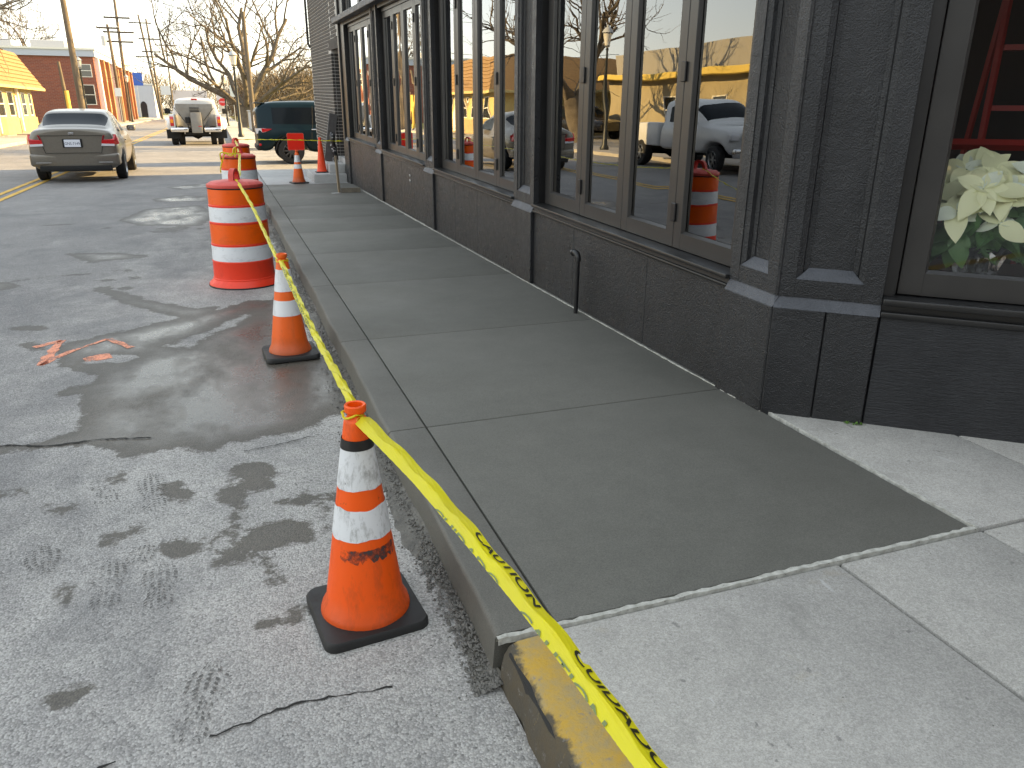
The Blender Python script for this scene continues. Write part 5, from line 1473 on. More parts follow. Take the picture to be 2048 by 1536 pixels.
    b = MB(); b.path([(-.9, 1.1, .39), (-.2, 1.1, .39), (0, 1.1, .39), (.2, 1.1, .39), (.9, 1.1, .39)], [.05, .06, .17, .06, .05], 10); b.box(-.45, .45, .1, 5.2, .42, .56); b.build('axle', M['under'], t, 45)
    b = MB(); b.bbox(-.12, .12, 2.02, 2.07, 1.88, 1.94, .01, 1); b.build('brake_lamp', M['red_lens'], t)
    if spreader:
        grey = pm("grey_poly_hopper", (0.25, 0.24, 0.22), 0.6, col2=(0.20, 0.19, 0.175), vscale=4)
        h = MB()
        top, bot = [(-.70, .02), (.70, .02), (.70, 1.85), (-.70, 1.85)], [(-.34, .12), (.34, .12), (.34, 1.75), (-.34, 1.75)]
        vs_ = [(x, y, 1.70) for x, y in top]+[(x, y, 1.52) for x, y in top]+[(x, y, .82) for x, y in bot]
        h.add(vs_, [(0, 1, 2, 3), (0, 1, 5, 4), (1, 2, 6, 5), (2, 3, 7, 6), (3, 0, 4, 7), (4, 5, 9, 8), (5, 6, 10, 9), (6, 7, 11, 10), (7, 4, 8, 11), (8, 9, 10, 11)])
        ho = h.build('spreader_hopper', grey, t)
        v = MB()
        for z in (1.54, 1.49, 1.42, 1.37): v.box(-.18, .18, -.003, .02, z, z+.018)
        v.build('hopper_slot', M['under'], ho)
        c = MB(); c.bbox(-.17, .24, -.16, .03, .52, 1.36, .02, 2); c.build('spreader_chute', grey, ho, 40)
        c = MB(); c.box(.09, .22, -.164, -.158, .78, .81); c.build('chute_mark', M['red_lens'], ho)
        c = MB(); c.bbox(-.38, -.20, -.06, .10, .92, 1.16, .02, 1); c.path([(-.3, 0, .9), (-.3, 0, .75), (-.1, .02, .7)], .02, 6); c.build('drive_motor', M['under'], ho)
        c = MB(); c.path([(.30, 0, 1.0), (.75, .03, 1.55)], .012, 5); c.path([(-.42, 0, 1.0), (-.75, .03, 1.55)], .012, 5); c.build('strap', M['under'], ho)
    return t
white = car_paint("white_paint", (0.70, 0.70, 0.69), 0.0, 0.3)
pk = pickup('white dual wheel pickup carrying a grey salt spreader up the street', (-.95, 39.6, 0), 0.0, white)
pk.scale = (1.12, 1.0, 1.06)
pickup('white pickup parked across the street, seen mirrored in the window glass', (-8.15, 23.2, 0), pi, white, False, False)
black_p = car_paint("black_car_paint", (0.012, 0.012, 0.014), 0.3, 0.25)
suv('black suv parked in the lot across the street, mirrored in the glass', (-15.5, 47.5, 0.1), pi*0.93, black_p)
# ------------------------------------------------------------------ trees
M['bark'] = pm("grey_brown_bark", (0.14, 0.115, 0.085), 0.9, col2=(0.085, 0.068, 0.05), vscale=3, bst=0.7, bscale=14, bdist=0.03, mode='world')
M['twig'] = pm("bare_twigs", (0.11, 0.085, 0.06), 0.9, col2=(0.075, 0.06, 0.045), vscale=0.8, mode='world')
M['bark_gold'] = pm("pale_bark", (0.26, 0.20, 0.12), 0.9, col2=(0.15, 0.12, 0.08), vscale=2, mode='world')
def bare_tree(label, loc, seed, H, trunk_r, limbs, levels=4, spread=1.0, trunk_h=1.6, group=None, name='bare_tree', kids=(5, 5, 5, 4), twig=0.012, lean=(0, 0)):
    rd = random.Random(seed)
    t = thing(name, label, 'tree', loc, 0, group)
    T, Cm = MB(), MB()
    def grow(p, d, L, r, lv):
        n = 5 if lv < 2 else 4
        pts = [p.copy()]; rad = [r]; q = p.copy(); dd = d.normalized()
        for i in range(n):
            wob = Vector((rd.gauss(0, 1), rd.gauss(0, 1), rd.gauss(0, 0.7)))*(0.16+0.05*lv)
            dd = (dd+wob+Vector((0, 0, 0.10 if lv > 0 else 0.04))).normalized()
            q = q+dd*L/n; pts.append(q.copy())
            rad.append(max(twig*0.6, r*(1-0.62*(i+1)/n)))
        (T if r > 0.055 else Cm).path(pts, rad, 8 if lv == 0 else (6 if lv == 1 else (4 if lv == 2 else 3)), cap=False)
        if lv >= levels: return
        nk = kids[min(lv, len(kids)-1)]
        for k in range(nk):
            f = 0.28+0.72*(k+rd.random()*0.8)/nk
            f = min(f, 0.999); i = int(f*n); fr = f*n-i
            bp = pts[i].lerp(pts[min(i+1, n)], fr); br = rad[i]*(0.62 if f < 0.95 else 0.8)
            ax = (pts[min(i+1, n)]-pts[i]).normalized()
            pr = ax.orthogonal().normalized(); pr.rotate(Matrix.Rotation(rd.random()*6.283, 3, ax))
            nd = (ax*rd.uniform(0.55, 0.9)+pr*rd.uniform(0.55, 0.95)*spread).normalized()
            grow(bp, nd, L*rd.uniform(0.48, 0.72), max(br, twig), lv+1)
    base = Vector((0, 0, -0.1)); top = Vector((lean[0], lean[1], trunk_h))
    T.path([base, base.lerp(top, 0.15), base.lerp(top, 0.6), top], [trunk_r*1.45, trunk_r*1.1, trunk_r, trunk_r*0.95], 10)
    for (az, el, L, r) in limbs:
        d = Vector((cos(az)*cos(el), sin(az)*cos(el), sin(el)))
        grow(top-Vector((0, 0, 0.25)), d, L, r, 1 if L < H*0.3 else 0)
    T.build('trunk', M['bark'], t, 60, fix=False); Cm.build('crown', M['twig'], t, 60, fix=False)
    return t
bare_tree('large spreading bare tree on the right verge behind the lamp post', (2.35, 72, 0.1), 11, 13, 0.52,
          [(0.15, 0.75, 8.5, .30), (2.9, 0.72, 8.0, .26), (1.9, 1.15, 9.0, .28), (4.4, 0.95, 8.0, .24), (5.6, 0.55, 7.0, .22), (3.4, 0.62, 6.0, .16), (0.6, 0.30, 6.0, .16), (2.4, 0.85, 8.5, .22)], 4, 1.0, 1.7, kids=(5, 4, 4, 4), twig=0.015)
bare_tree('bare tree rising behind the brick building at the far left', (-21.5, 120, 0), 5, 13, 0.3, [(0.3, 1.2, 7, .2), (2.5, 1.1, 7, .2), (4.4, 1.1, 7, .18)], 4, .8, 4.0, kids=(5, 5, 4, 3), twig=.025)
bare_tree('pale gnarled bare tree across the street, mirrored in the near window', (-12.5, 38, .1), 21, 9, 0.42, [(0.3, 1.1, 5, .25), (2.4, .8, 5, .22), (4.0, 1.0, 5, .22), (5.2, .9, 4.5, .2)], 3, 1.0, 2.2, kids=(5, 5, 4), lean=(0.5, 0.3))
bare_tree('bare tree beside the lot behind the brick end', (13.0, 36, .1), 31, 10, 0.3, [(0.3, 1.1, 6, .2), (2.4, .9, 6, .2), (4.2, 1.0, 6, .18)], 3, 1.0, 2.5, kids=(5, 5, 4), twig=.02)
bare_tree('bare tree far back across the lot past the brick end', (15.0, 52, .1), 33, 10, 0.3, [(0.8, 1.1, 6, .2), (2.9, .9, 6, .2), (4.6, 1.0, 6, .18)], 3, 1.0, 2.5, kids=(5, 5, 4), twig=.02)
# far-off wood: one mass of sunlit twigs
def wood(name, label, boxes, n, mat, seed):
    rd = random.Random(seed); m_ = MB()
    for (x, y, rx, ry, h) in boxes:
        for i in range(n):
            a = rd.random()*6.283; u = rd.random()**0.5
            px_, py_ = x+rx*u*cos(a), y+ry*u*sin(a)
            top = h*(0.55+0.45*math.sqrt(max(0, 1-u*u)))*rd.uniform(0.75, 1.05)
            z = rd.uniform(0.0, 1)**0.8*top
            L = rd.uniform(1.0, 2.6); d = Vector((rd.gauss(0, .5), rd.gauss(0, .5), rd.uniform(.3, 1.1))).normalized()*L
            w = rd.uniform(.03, .075)
            p0 = Vector((px_, py_, z)); p1 = p0+d
            s_ = Vector((w, w*rd.uniform(-1, 1), 0))
            m_.add([p0-s_, p0+s_, p1], [(0, 1, 2)])
    o = m_.build(name, mat, None, fix=False); tag(o, label, 'wood', kind='stuff')
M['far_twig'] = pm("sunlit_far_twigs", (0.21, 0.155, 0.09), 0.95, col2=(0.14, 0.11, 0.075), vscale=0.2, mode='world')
wood('far_wood', 'brown winter wood along the end of the street', [(-28, 235, 14, 8, 11), (-8, 250, 14, 8, 10), (-14, 210, 7, 6, 10), (6, 235, 10, 8, 12), (20, 215, 10, 8, 13), (32, 200, 10, 8, 12), (14, 250, 12, 8, 12), (45, 220, 14, 8, 13), (-45, 240, 16, 8, 11)], 1700, M['far_twig'], 3)
wood('golden_trees', 'golden brown bare trees beyond the parked suv', [(9.5, 112, 4.5, 4, 6.8), (15.5, 118, 5, 4, 7.2), (5.2, 125, 3.5, 4, 6.0), (21, 116, 5, 4, 7.2)], 2200, M['far_twig'], 4)

# ------------------------------------------------------------------ utility poles, wires and lamps
M['pole'] = pm("weathered_pole_wood", (0.15, 0.12, 0.085), 0.9, col2=(0.09, 0.072, 0.055), vscale=2, stretch=(6, 6, .6), mode='world')
M['arm'] = pm("dark_crossarm_wood", (0.05, 0.042, 0.035), .9)
M['steel_grey'] = pm("grey_equipment", (0.38, 0.40, 0.42), 0.5)
M['wire'] = pm("overhead_wire", (0.03, 0.03, 0.032), 0.6)
M['guard'] = pm("yellow_pole_guard", (0.62, 0.42, 0.08), 0.6)
def pole(label, base, top, r=0.16, arms=(), trafo=None, guard=False, armdir=(1, 0.0)):
    t = thing('utility_pole', label, 'pole', base)
    d = Vector(top)-Vector(base)
    m_ = MB(); m_.path([(0, 0, -.1), d*0.5, d], [r*1.15, r, r*.75], 12); m_.build('shaft', M['pole'], t, 60)
    for z, w in arms:
        q = d*(z/d.z); a = MB(); v = Vector((armdir[0], armdir[1], 0)).normalized()
        a.path([q-v*w/2+Vector((0, -.12, 0)), q+v*w/2+Vector((0, -.12, 0))], .095, 4); ao = a.build('crossarm', M['arm'], t)
        for f in (-.46, -.2, .2, .46):
            i_ = MB(); i_.path([q+v*w*f+Vector((0, -.12, .04)), q+v*w*f+Vector((0, -.12, .2))], [.035, .055], 6); i_.build('insulator', M['steel_grey'], ao)
    if trafo:
        q = d*(trafo[0]/d.z); a = MB(); a.lathe([(0, -.5), (.26, -.5), (.28, .45), (.2, .52), (0, .54)], 16, (q.x+trafo[1], q.y-.25), fn=lambda x, y, z: (x, y, z+q.z)); a.build('transformer', M['steel_grey'], t, 40)
    if guard:
        a = MB(); a.lathe([(r*1.3, .1), (r*1.25, 2.6)], 10); a.build('pole_guard', M['guard'], t, 60)
    return t
pole('thick leaning utility pole in front of the long brick building', (-9.1, 66, .13), (-9.2, 66, 11.5), .21, guard=False, trafo=None)
pole('short yellow guarded pole beside the thick utility pole', (-9.75, 64.5, .13), (-9.9, 64.5, 4.6), .13, guard=True)
pole('utility pole with three crossarms at the end of the brick building', (-9.63, 105, .13), (-9.41, 105, 14.5), .17, arms=((11.1, 2.7), (9.6, 3.2), (8.6, 2.8)))
pole('utility pole carrying a grey transformer beside the three crossarms', (-9.9, 100, .13), (-10.05, 100, 10.1), .17, trafo=(8.3, -.55), arms=((9.6, 2.2),))
pole('tall far utility pole leaning left past the white building', (-8.9, 150, .13), (-10.3, 150, 16), .18, arms=((14.6, 3.4), (9.5, 3.6)))
pole('far utility pole with drum transformer near the white building', (-8.2, 140, .13), (-8.6, 140, 14.5), .16, arms=((11.5, 3.0), (9.7, 2.6)), trafo=(7.9, -.3))
pole('slim utility pole farthest along the left side of the street', (-7.9, 172, .13), (-7.7, 172, 13.6), .15, arms=((12.8, 4.0), (9.0, 3.5)))
pole('utility pole standing in front of the large spreading tree', (2.33, 58, .14), (2.32, 58, 7.6), .15)
pole('stout utility pole across the street, mirrored in the near window', (-10.6, 29.5, .13), (-10.6, 29.5, 10.5), .19)
M['wire_n'] = 0
def wire(label, a, b, sag, r=0.018, grp=None):
    a, b = Vector(a), Vector(b); m_ = MB()
    m_.path([a.lerp(b, i/16)-Vector((0, 0, sag*4*(i/16)*(1-i/16))) for i in range(17)], r, 4, cap=False)
    o = m_.build('overhead_wire', M['wire'], None, fix=False); tag(o, label, 'wire', grp)
for dz, dx, nm in ((9.0, .2, 'upper'), (7.2, .15, 'lower')):
    wire(nm+' service wire drooping from the thick pole to the three crossarm pole', (-9.2+dx, 66, dz+.2), (-9.45, 105, dz), .7, .02, 'service wires between the first two poles')
for x, nm in ((-10.6, 'leftmost'), (-9.9, 'second from left'), (-9.0, 'third from left'), (-8.2, 'rightmost')):
    wire(nm+' line wire running between the upper crossarms along the street', (x, 105, 11.3), (x-.5, 150, 14.8), .9, .02, 'line wires on the upper crossarms')
for x, nm in ((-10.9, 'left'), (-8.1, 'right')):
    wire(nm+' line wire hung from the lower crossarms along the street', (x, 105, 8.8), (x, 140, 9.9), .9, .022, 'line wires on the lower crossarms')
wire('thick cable loop slung low between the left poles', (-9.5, 105, 6.2), (-9.9, 100, 6.6), .9, .035)
wire('thick cable running low from the crossarm pole up the street', (-9.5, 105, 6.4), (-8.4, 140, 6.6), 1.6, .035)
wire('single wire crossing high over the road towards the large tree', (-9.2, 66, 11.0), (9, 84, 7.6), .5, .022)
wire('thin wire rising out of the picture left of the thick pole', (-9.2, 66, 6.3), (-30, 68, 6.6), .5, .02)
wire('thin service wire from the thick pole to the brick building roof', (-9.2, 66, 6.9), (-13, 93, 6.7), .6, .018)

M['lamp_glass'] = pm("frosted_lantern", (0.72, 0.70, 0.64), 0.25, trans=0.2)
M['lamp_post'] = pm("dark_green_black_post", (0.018, 0.022, 0.022), 0.45)
M['lamp_pale'] = pm("pale_sunworn_post", (0.30, 0.29, 0.27), 0.5)
def lamp(label, loc, H, pale=False):
    t = thing('street_lamp', label, 'lamp', loc)
    k_ = 'lamp_post'
    m_ = MB(); m_.lathe([(.16, 0), (.17, .1), (.12, .2), (.11, .7), (.085, .8), (.075, H*.45), (.055, H-.95), (.09, H-.90), (.05, H-.85)], 14); m_.build('post', M[k_], t, 40)
    m_ = MB(); m_.lathe([(.06, H-.85), (.13, H-.80), (.20, H-.30), (.21, H-.27)], 14); m_.build('lantern', M['lamp_glass'], t, 40)
    m_ = MB(); m_.lathe([(.235, H-.28), (.20, H-.20), (.11, H-.10), (.05, H-.07), (.05, H-.03), (.02, H), (0, H+.03)], 14); m_.build('lantern_cap', M['steel_grey' if not pale else 'lamp_glass'], t, 40)
    m_ = MB(); m_.lathe([(.14, H-.80), (.15, H-.78), (.14, H-.76)], 14); m_.lathe([(.212, H-.31), (.222, H-.29), (.212, H-.27)], 14); m_.build('lantern_ring', M[k_], t, 40)
lamp('dark post lamp with white lantern beside the pavement, nearest on the right', (1.15, 47.5, .12), 4.5)
lamp('second post lamp up the right pavement, left of the big tree', (0.88, 79, .12), 4.4)
lamp('post lamp with white lantern in front of the brick building', (-9.05, 67.5, .13), 5.0)
lamp('white lantern post lamp at the far end of the brick building', (-9.0, 100.5, .13), 5.0)
lamp('post lamp across the street, mirrored in the near window', (-9.6, 29.6, .13), 4.7)
def sign(label, name, loc, w, h, col, octo=False, text=None, ph=2.2, rz=0.0):
    t = thing(name, label, 'sign', loc, rz)
    m_ = MB(); m_.path([(0, 0, 0), (0, 0, ph+h*.5)], .03, 6); m_.build('post', M['steel_grey'], t)
    m_ = MB()
    if octo: m_.prism([(w/2/cos(pi/8)*cos(pi/8+i*pi/4), w/2/cos(pi/8)*sin(pi/8+i*pi/4)) for i in range(8)], -.01, .01, lambda x, y, z: (x, z-.05, y+ph))
    else: m_.box(-w/2, w/2, -.06, -.04, ph-h/2, ph+h/2)
    po = m_.build('panel', pm(name+'_face', col, .4), t)
    if text:
        tm = text_mesh(text, .26); tm.transform(Matrix.Translation((-.33, -.064, ph-.09)) @ Matrix.Rotation(pi/2, 4, 'X')); tm.materials.append(M['plate']); obj('lettering', tm, po)
sign('red octagonal stop sign beside the right pavement', 'stop_sign', (0.75, 98, .12), .8, .8, (.62, .03, .03), True, 'STOP', 2.2)
sign('small white street sign behind the nearest right lamp', 'street_sign', (1.75, 88, .12), .5, 1.1, (.66, .70, .68), ph=3.2)
sign('white square notice on a post far up the left side', 'street_sign', (-7.6, 148, .13), 1.5, 1.4, (.66, .67, .66), ph=4.3)
sign('small white notice on a post by the brick building', 'street_sign', (-9.2, 92, .13), .6, .8, (.70, .70, .68), ph=3.0)
cb = thing('utility_cabinet', 'grey metal utility cabinet below the large tree', 'cabinet', (2.55, 62, .16))
m_ = MB(); m_.bbox(-.42, .42, -.25, .25, .0, 1.3, .02, 1); m_.build('cabinet_body', M['steel_grey'], cb)
m_ = MB(); m_.box(-.38, .38, -.262, -.252, .1, 1.22); m_.box(-.47, .47, -.30, .30, 1.302, 1.36); m_.build('cabinet_door', pm("cabinet_front", (.45, .47, .5), .45), cb)

# ------------------------------------------------------------------ buildings across the street
M['yellow_wall'] = pm("yellow_painted_wall", (0.54, 0.43, 0.18), 0.8, col2=(0.47, 0.37, 0.17), vscale=1.2, mode='world')
M['tan_stone'] = pm("tan_stone_base", (0.44, 0.32, 0.15), 0.9, col2=(0.32, 0.24, 0.13), vscale=3, bst=.5, bscale=6, bdist=.03, mode='world')
M['shingle'] = pm("golden_shingles", (0.29, 0.175, 0.075), 0.85, col2=(0.23, 0.14, 0.065), vscale=5, stretch=(1, 3, 3), mode='world')
M['white_trim'] = pm("white_trim", (0.72, 0.70, 0.64), 0.6)
M['far_glass'] = pm("far_window_glass", (0.03, 0.035, 0.04), 0.06, spec=0.9)
def house_windows(t, off, rects, face_x=None, face_y=None, frame='white_trim', grp_depth=.06):
    for a0, a1, z0, z1 in rects:
        f = MB(); g_ = MB(); b_ = .06
        def P(m_, u0, u1, w0, w1, za, zb):
            if face_x is not None: m_.box(face_x+w0, face_x+w1, u0, u1, za, zb)
            else: m_.box(u0, u1, face_y-w1, face_y-w0, za, zb)
        P(f, a0, a0+b_, -.02, .05, z0, z1); P(f, a1-b_, a1, -.02, .05, z0, z1); P(f, a0+b_, a1-b_, -.02, .049, z0, z0+b_); P(f, a0+b_, a1-b_, -.02, .049, z1-b_, z1)
        P(f, a0+b_, a1-b_, -.02, .047, (z0+z1)/2-.03, (z0+z1)/2+.03)
        fo = f.build('window', M[frame], t, off=off)
        P(g_, a0+b_-.005, a1-b_+.005, -.01, .012, z0+b_-.005, z1-b_+.005); g_.build('pane', M['far_glass'], fo, off=off)
# mansard-roofed yellow building
L0 = (-15, 56, 0); t = thing('mansard_building', 'yellow single storey building under a steep golden shingle roof', 'building', L0)
m_ = MB(); m_.box(-26, -11.6, 49, 62.8, 1.0, 2.9); m_.build('wall', M['yellow_wall'], t, off=L0)
m_ = MB(); m_.box(-26.05, -11.5, 48.95, 62.85, -.05, 1.0); m_.build('stone_base', M['tan_stone'], t, off=L0)
m_ = MB()
e0, e1, zt = 2.75, 0.0, 4.95
lo = [(-26.6, 48.3, 2.78), (-10.9, 48.3, 2.78), (-10.9, 63.5, 2.78), (-26.6, 63.5, 2.78)]
hi = [(-25.6, 49.6, zt), (-12.0, 49.6, zt), (-12.0, 62.0, zt), (-25.6, 62.0, zt)]
m_.add(lo+hi, [(3, 2, 1, 0), (0, 1, 5, 4), (1, 2, 6, 5), (2, 3, 7, 6), (3, 0, 4, 7), (4, 5, 6, 7)]); ro = m_.build('roof', M['shingle'], t, off=L0)
m_ = MB(); m_.box(-26.65, -10.85, 48.25, 48.32, 2.66, 2.82); m_.box(-10.92, -10.85, 48.33, 63.47, 2.66, 2.82); m_.box(-26.65, -10.85, 63.48, 63.55, 2.66, 2.82); m_.build('eaves_board', M['yellow_wall'], ro, off=L0)
# shingle courses as raised strips on the street slope
for i in range(9):
    f0 = (i+.02)/9; f1 = (i+1)/9
    A = lambda f, y0, y1, lift: ((-10.9-1.1*f+lift, y0+(y1-y0)*f, 2.78+(zt-2.78)*f+lift*.3))
    m_ = MB()
    m_.add([A(f0, 48.32, 49.6, .05), A(f0, 63.48, 62.0, .05), A(f1, 63.48, 62.0, .005), A(f1, 48.32, 49.6, .005), A(f0, 48.32, 49.6, .0), A(f0, 63.48, 62.0, .0)], [(0, 1, 2, 3), (4, 5, 1, 0)])
    m_.build('shingle_course', M['shingle'], ro, off=L0)
house_windows(t, L0, [(50.2, 51.6, 1.1, 2.5), (53.0, 54.6, 1.1, 2.5), (55.6, 57.0, 1.1, 2.5), (59.2, 60.4, 1.1, 2.5), (61.3, 62.2, 1.1, 2.5)], face_x=-11.6)
for y in (52.3, 58.0):
    m_ = MB(); m_.bbox(-11.58, -11.42, y-.12, y+.12, .2, 2.7, .01, 1); m_.build('downpipe', M['white_trim'], t, off=L0)
m_ = MB(); m_.box(-11.6, -11.54, 57.5, 58.6, .1, 2.3); m_.build('door', M['white_trim'], t, off=L0)
# two-storey brick building
def brick_far():
    mt, nt, b = new_mat("far_red_brick")
    src = coords(nt, 'world')
    br = nt.nodes.new("ShaderNodeTexBrick")
    cmb = nt.nodes.new("ShaderNodeCombineXYZ"); sp = nt.nodes.new("ShaderNodeSeparateXYZ"); nt.links.new(src, sp.inputs[0])
    nt.links.new(math_(nt, 'ADD', sp.outputs[0], sp.outputs[1]), cmb.inputs[0]); nt.links.new(sp.outputs[2], cmb.inputs[1])
    nt.links.new(cmb.outputs[0], br.inputs["Vector"])
    br.inputs["Color1"].default_value = (.26, .075, .045, 1); br.inputs["Color2"].default_value = (.19, .055, .04, 1); br.inputs["Mortar"].default_value = (.24, .15, .12, 1)
    br.inputs["Scale"].default_value = 1.0; br.inputs["Brick Width"].default_value = .4; br.inputs["Row Height"].default_value = .14; br.inputs["Mortar Size"].default_value = .012
    nt.links.new(br.outputs[0], b.inputs["Base Color"]); b.inputs["Roughness"].default_value = .9
    return mt
M['far_brick'] = brick_far()
M['band_blue'] = pm("grey_blue_parapet", (.42, .46, .54), .6)
L0 = (-15, 100, 0); t = thing('brick_building', 'two storey red brick building with pale parapet band and pilasters', 'building', L0)
m_ = MB(); m_.box(-30, -11.0, 92, 128, -.05, 6.4); m_.build('wall', M['far_brick'], t, off=L0)
m_ = MB(); m_.box(-30.2, -10.8, 91.8, 128.2, 6.4, 7.0); m_.build('parapet', M['band_blue'], t, off=L0)
m_ = MB(); m_.box(-30.3, -10.7, 91.7, 128.3, 7.0, 7.18); m_.build('coping', M['white_trim'], t, off=L0)
for i, y in enumerate(np.linspace(93.0, 127.2, 9)):
    m_ = MB(); m_.box(-11.0+.002, -10.62, y-.35, y+.35, -.05, 6.39); m_.build('pilaster', pm("orange_pilaster", (.42, .20, .09), .8) if i % 3 else M['white_trim'], t, off=L0)
house_windows(t, L0, [(-12.6, -11.3, 4.5, 5.7), (-12.5, -11.3, 1.9, 3.8)], face_y=92)
house_windows(t, L0, [(y, y+1.6, z, z+1.3) for y in (95, 99.3, 103.6, 108, 112, 116) for z in (1.2, 4.3)], face_x=-11.0)
for x0, x1 in ((-22.5, -19.2), (-17.5, -14.3)):
    m_ = MB(); m_.bbox(x0, x1, 99, 103, 7.0, 8.3, .05, 1); m_.build('roof_unit', M['steel_grey'], t, off=L0)
# pale low building with arched door
L0 = (-12, 150, 0); t = thing('white_building', 'pale low building with an arched dark doorway up the street', 'building', L0)
m_ = MB(); m_.box(-22, -9.6, 150, 164, -.05, 5.3); m_.build('wall', pm("pale_blue_wall", (.50, .52, .58), .8), t, off=L0)
m_ = MB(); pts = [(-11.9, 0), (-10.9, 0), (-10.9, 2.0)]+[(-11.4+.5*cos(a), 2.0+.7*sin(a)) for a in np.linspace(0, pi, 9)][1:-1]+[(-11.9, 2.0)]
m_.prism(pts, 0, 1, lambda x, y, z: (x, 149.99-.03*z, y)); m_.build('door', M['far_glass'], t, off=L0)
m_ = MB(); m_.box(-22.1, -9.5, 149.9, 164.1, 5.3, 5.5); m_.build('coping', M['white_trim'], t, off=L0)
t = sign('blue and white roadside sign above the pale low building', 'roadside_sign', (-11.3, 141, .1), 1.9, 1.9, (.05, .14, .52), ph=5.8)
# further houses
def house(label, loc, w, d, h, rh, wall, roof, wins=()):
    t = thing('house', label, 'house', loc)
    m_ = MB(); m_.box(-w/2, w/2, 0, d, -.1, h); m_.build('wall', wall, t)
    m_ = MB(); m_.add([(-w/2-.3, -.3, h), (w/2+.3, -.3, h), (w/2+.3, d+.3, h), (-w/2-.3, d+.3, h), (-w/2-.3, d/2, h+rh), (w/2+.3, d/2, h+rh)], [(0, 1, 5, 4), (3, 4, 5, 2), (0, 4, 3), (1, 2, 5), (0, 3, 2, 1)]); m_.build('roof', roof, t)
    for x0, x1, z0, z1 in wins:
        f = MB(); f.box(x0, x1, -.05, -.002, z0, z1); fo = f.build('window', M['white_trim'], t)
        f = MB(); f.box(x0+.1, x1-.1, -.06, -.051, z0+.1, z1-.1); f.build('pane', M['far_glass'], fo)
gr = pm("grey_house_wall", (.34, .35, .38), .8); gr2 = pm("grey_roof", (.20, .21, .24), .8)
house('low grey house behind the large tree', (8.5, 134, .1), 8, 8, 2.6, 1.7, gr, gr2, ((-3, -1.8, .8, 1.9), (-.5, .7, .8, 1.9), (1.8, 3, .8, 1.9)))
house('pale house far along the right side past the stop sign', (3.6, 180, .1), 6, 8, 3.2, 2.0, pm("cream_wall", (.55, .50, .42), .8), gr2, ((-2, -1, 1, 2.2), (.8, 1.8, 1, 2.2)))
house('white far house at the end of the street', (-5.5, 205, .1), 7, 8, 3.4, 2.2, M['white_trim'], gr2, ((-2, -1, 1, 2.2), (.8, 1.8, 1, 2.2)))
# beige shop across the street and the garage behind the viewer, both seen mirrored in the glass
M['beige'] = pm("beige_render", (.40, .34, .22), .85, col2=(.34, .29, .19), vscale=.8, mode='world')
L0 = (-20, 36, 0); t = thing('beige_shop', 'low beige shop with yellow fascia across the street, mirrored in the glass', 'building', L0)
m_ = MB(); m_.box(-32, -18, 22, 46, -.05, 3.6); m_.build('wall', M['beige'], t, off=L0)
m_ = MB(); m_.box(-31.9, -18.4, 22.1, 45.9, 3.6, 4.9); m_.build('upper_wall', pm("grey_upper_wall", (.30, .29, .27), .85), t, off=L0)
m_ = MB(); m_.bbox(-18.0, -17.2, 24, 46.1, 3.3, 3.62, .03, 1); m_.build('fascia', pm("yellow_fascia", (.62, .46, .12), .6), t, off=L0)
house_windows(t, L0, [(33.5, 34.6, .9, 2.4), (38, 39.2, .9, 2.4), (27, 28.4, .9, 2.4), (42.5, 43.5, .2, 2.4)], face_x=-18)
L0 = (-8, -17, 0); t = thing('brick_garage', 'dark brick garage with cream upper wall behind the viewer, mirrored in the corner window', 'building', L0)
m_ = MB(); m_.box(-40, 9, -27, -17, -.05, 6.0); m_.build('wall', pm("dark_garage_brick", (.07, .05, .045), .9), t, off=L0)  # mirrored building; height and distance set to hold back light from behind
m_ = MB(); m_.box(-40.1, 9.1, -27, -16.9, 6.0, 7.2); m_.build('upper_wall', pm("cream_garage_wall", (.5, .40, .26), .8), t, off=L0)
for x in (-30, -22, -14, -6):
    m_ = MB(); m_.box(x, x+3.2, -16.99, -16.9, 0, 2.7); m_.build('garage_door', pm("garage_door", (.12, .13, .15), .6), t, off=L0)
L0 = (20, -7, 0); t = thing('added_shade_block', 'tall plain brick block added out of view to shade the foreground', 'building', L0)
m_ = MB(); m_.box(9.5, 36, -14.5, -0.3, -.05, 8.4); m_.build('wall', M['far_brick'], t, off=L0)  # unseen building, added to keep the low sun off the foreground
m_ = MB(); m_.box(9.4, 36.1, -14.6, -0.2, 8.4, 8.7); m_.build('coping', M['white_trim'], t, off=L0)
house_windows(t, L0, [(y, y+1.2, z, z+1.6) for y in (-12.5, -9, -5.5, -2.5) for z in (1.2, 4.8)], face_x=9.4)
bare_tree('bare tree behind the viewer, mirrored in the corner window', (-7.5, -8.5, .1), 41, 8, .3, [(0.3, 1.1, 4.5, .18), (2.4, .8, 4.5, .16), (4.0, 1.0, 4.5, .16)], 3, 1.0, 2.2, kids=(5, 5, 4))

# ------------------------------------------------------------------ things inside the corner window
def chw(a, w, z): return Vector(ch(a, w, z))
shelf = MB(); shelf.box(0.56, 3.9, -0.75, -0.17, 0.775, 0.80, ch); part(shelf, 'window_shelf', M['black_smooth'])
pc = chw(0.90, -0.36, 0.80)
pt = thing('poinsettia', 'cream poinsettia in silver foil on the shelf inside the corner window', 'plant', tuple(pc))
f = MB(); rd = random.Random(9); nn = 40; vs_ = []
prof = [(.085, 0), (.10, .04), (.115, .09), (.14, .125), (.165, .15)]
for i, (r, z) in enumerate(prof):
    for k_ in range(nn):
        a = 2*pi*k_/nn; rr = r*(1+.13*rd.uniform(-1, 1)); vs_.append((rr*cos(a), rr*sin(a), z+rd.uniform(-.01, .012)*(i > 0)))
f.add(vs_, [(i*nn+k_, i*nn+(k_+1) % nn, (i+1)*nn+(k_+1) % nn, (i+1)*nn+k_) for i in range(4) for k_ in range(nn)]+[tuple(range(nn-1, -1, -1))])
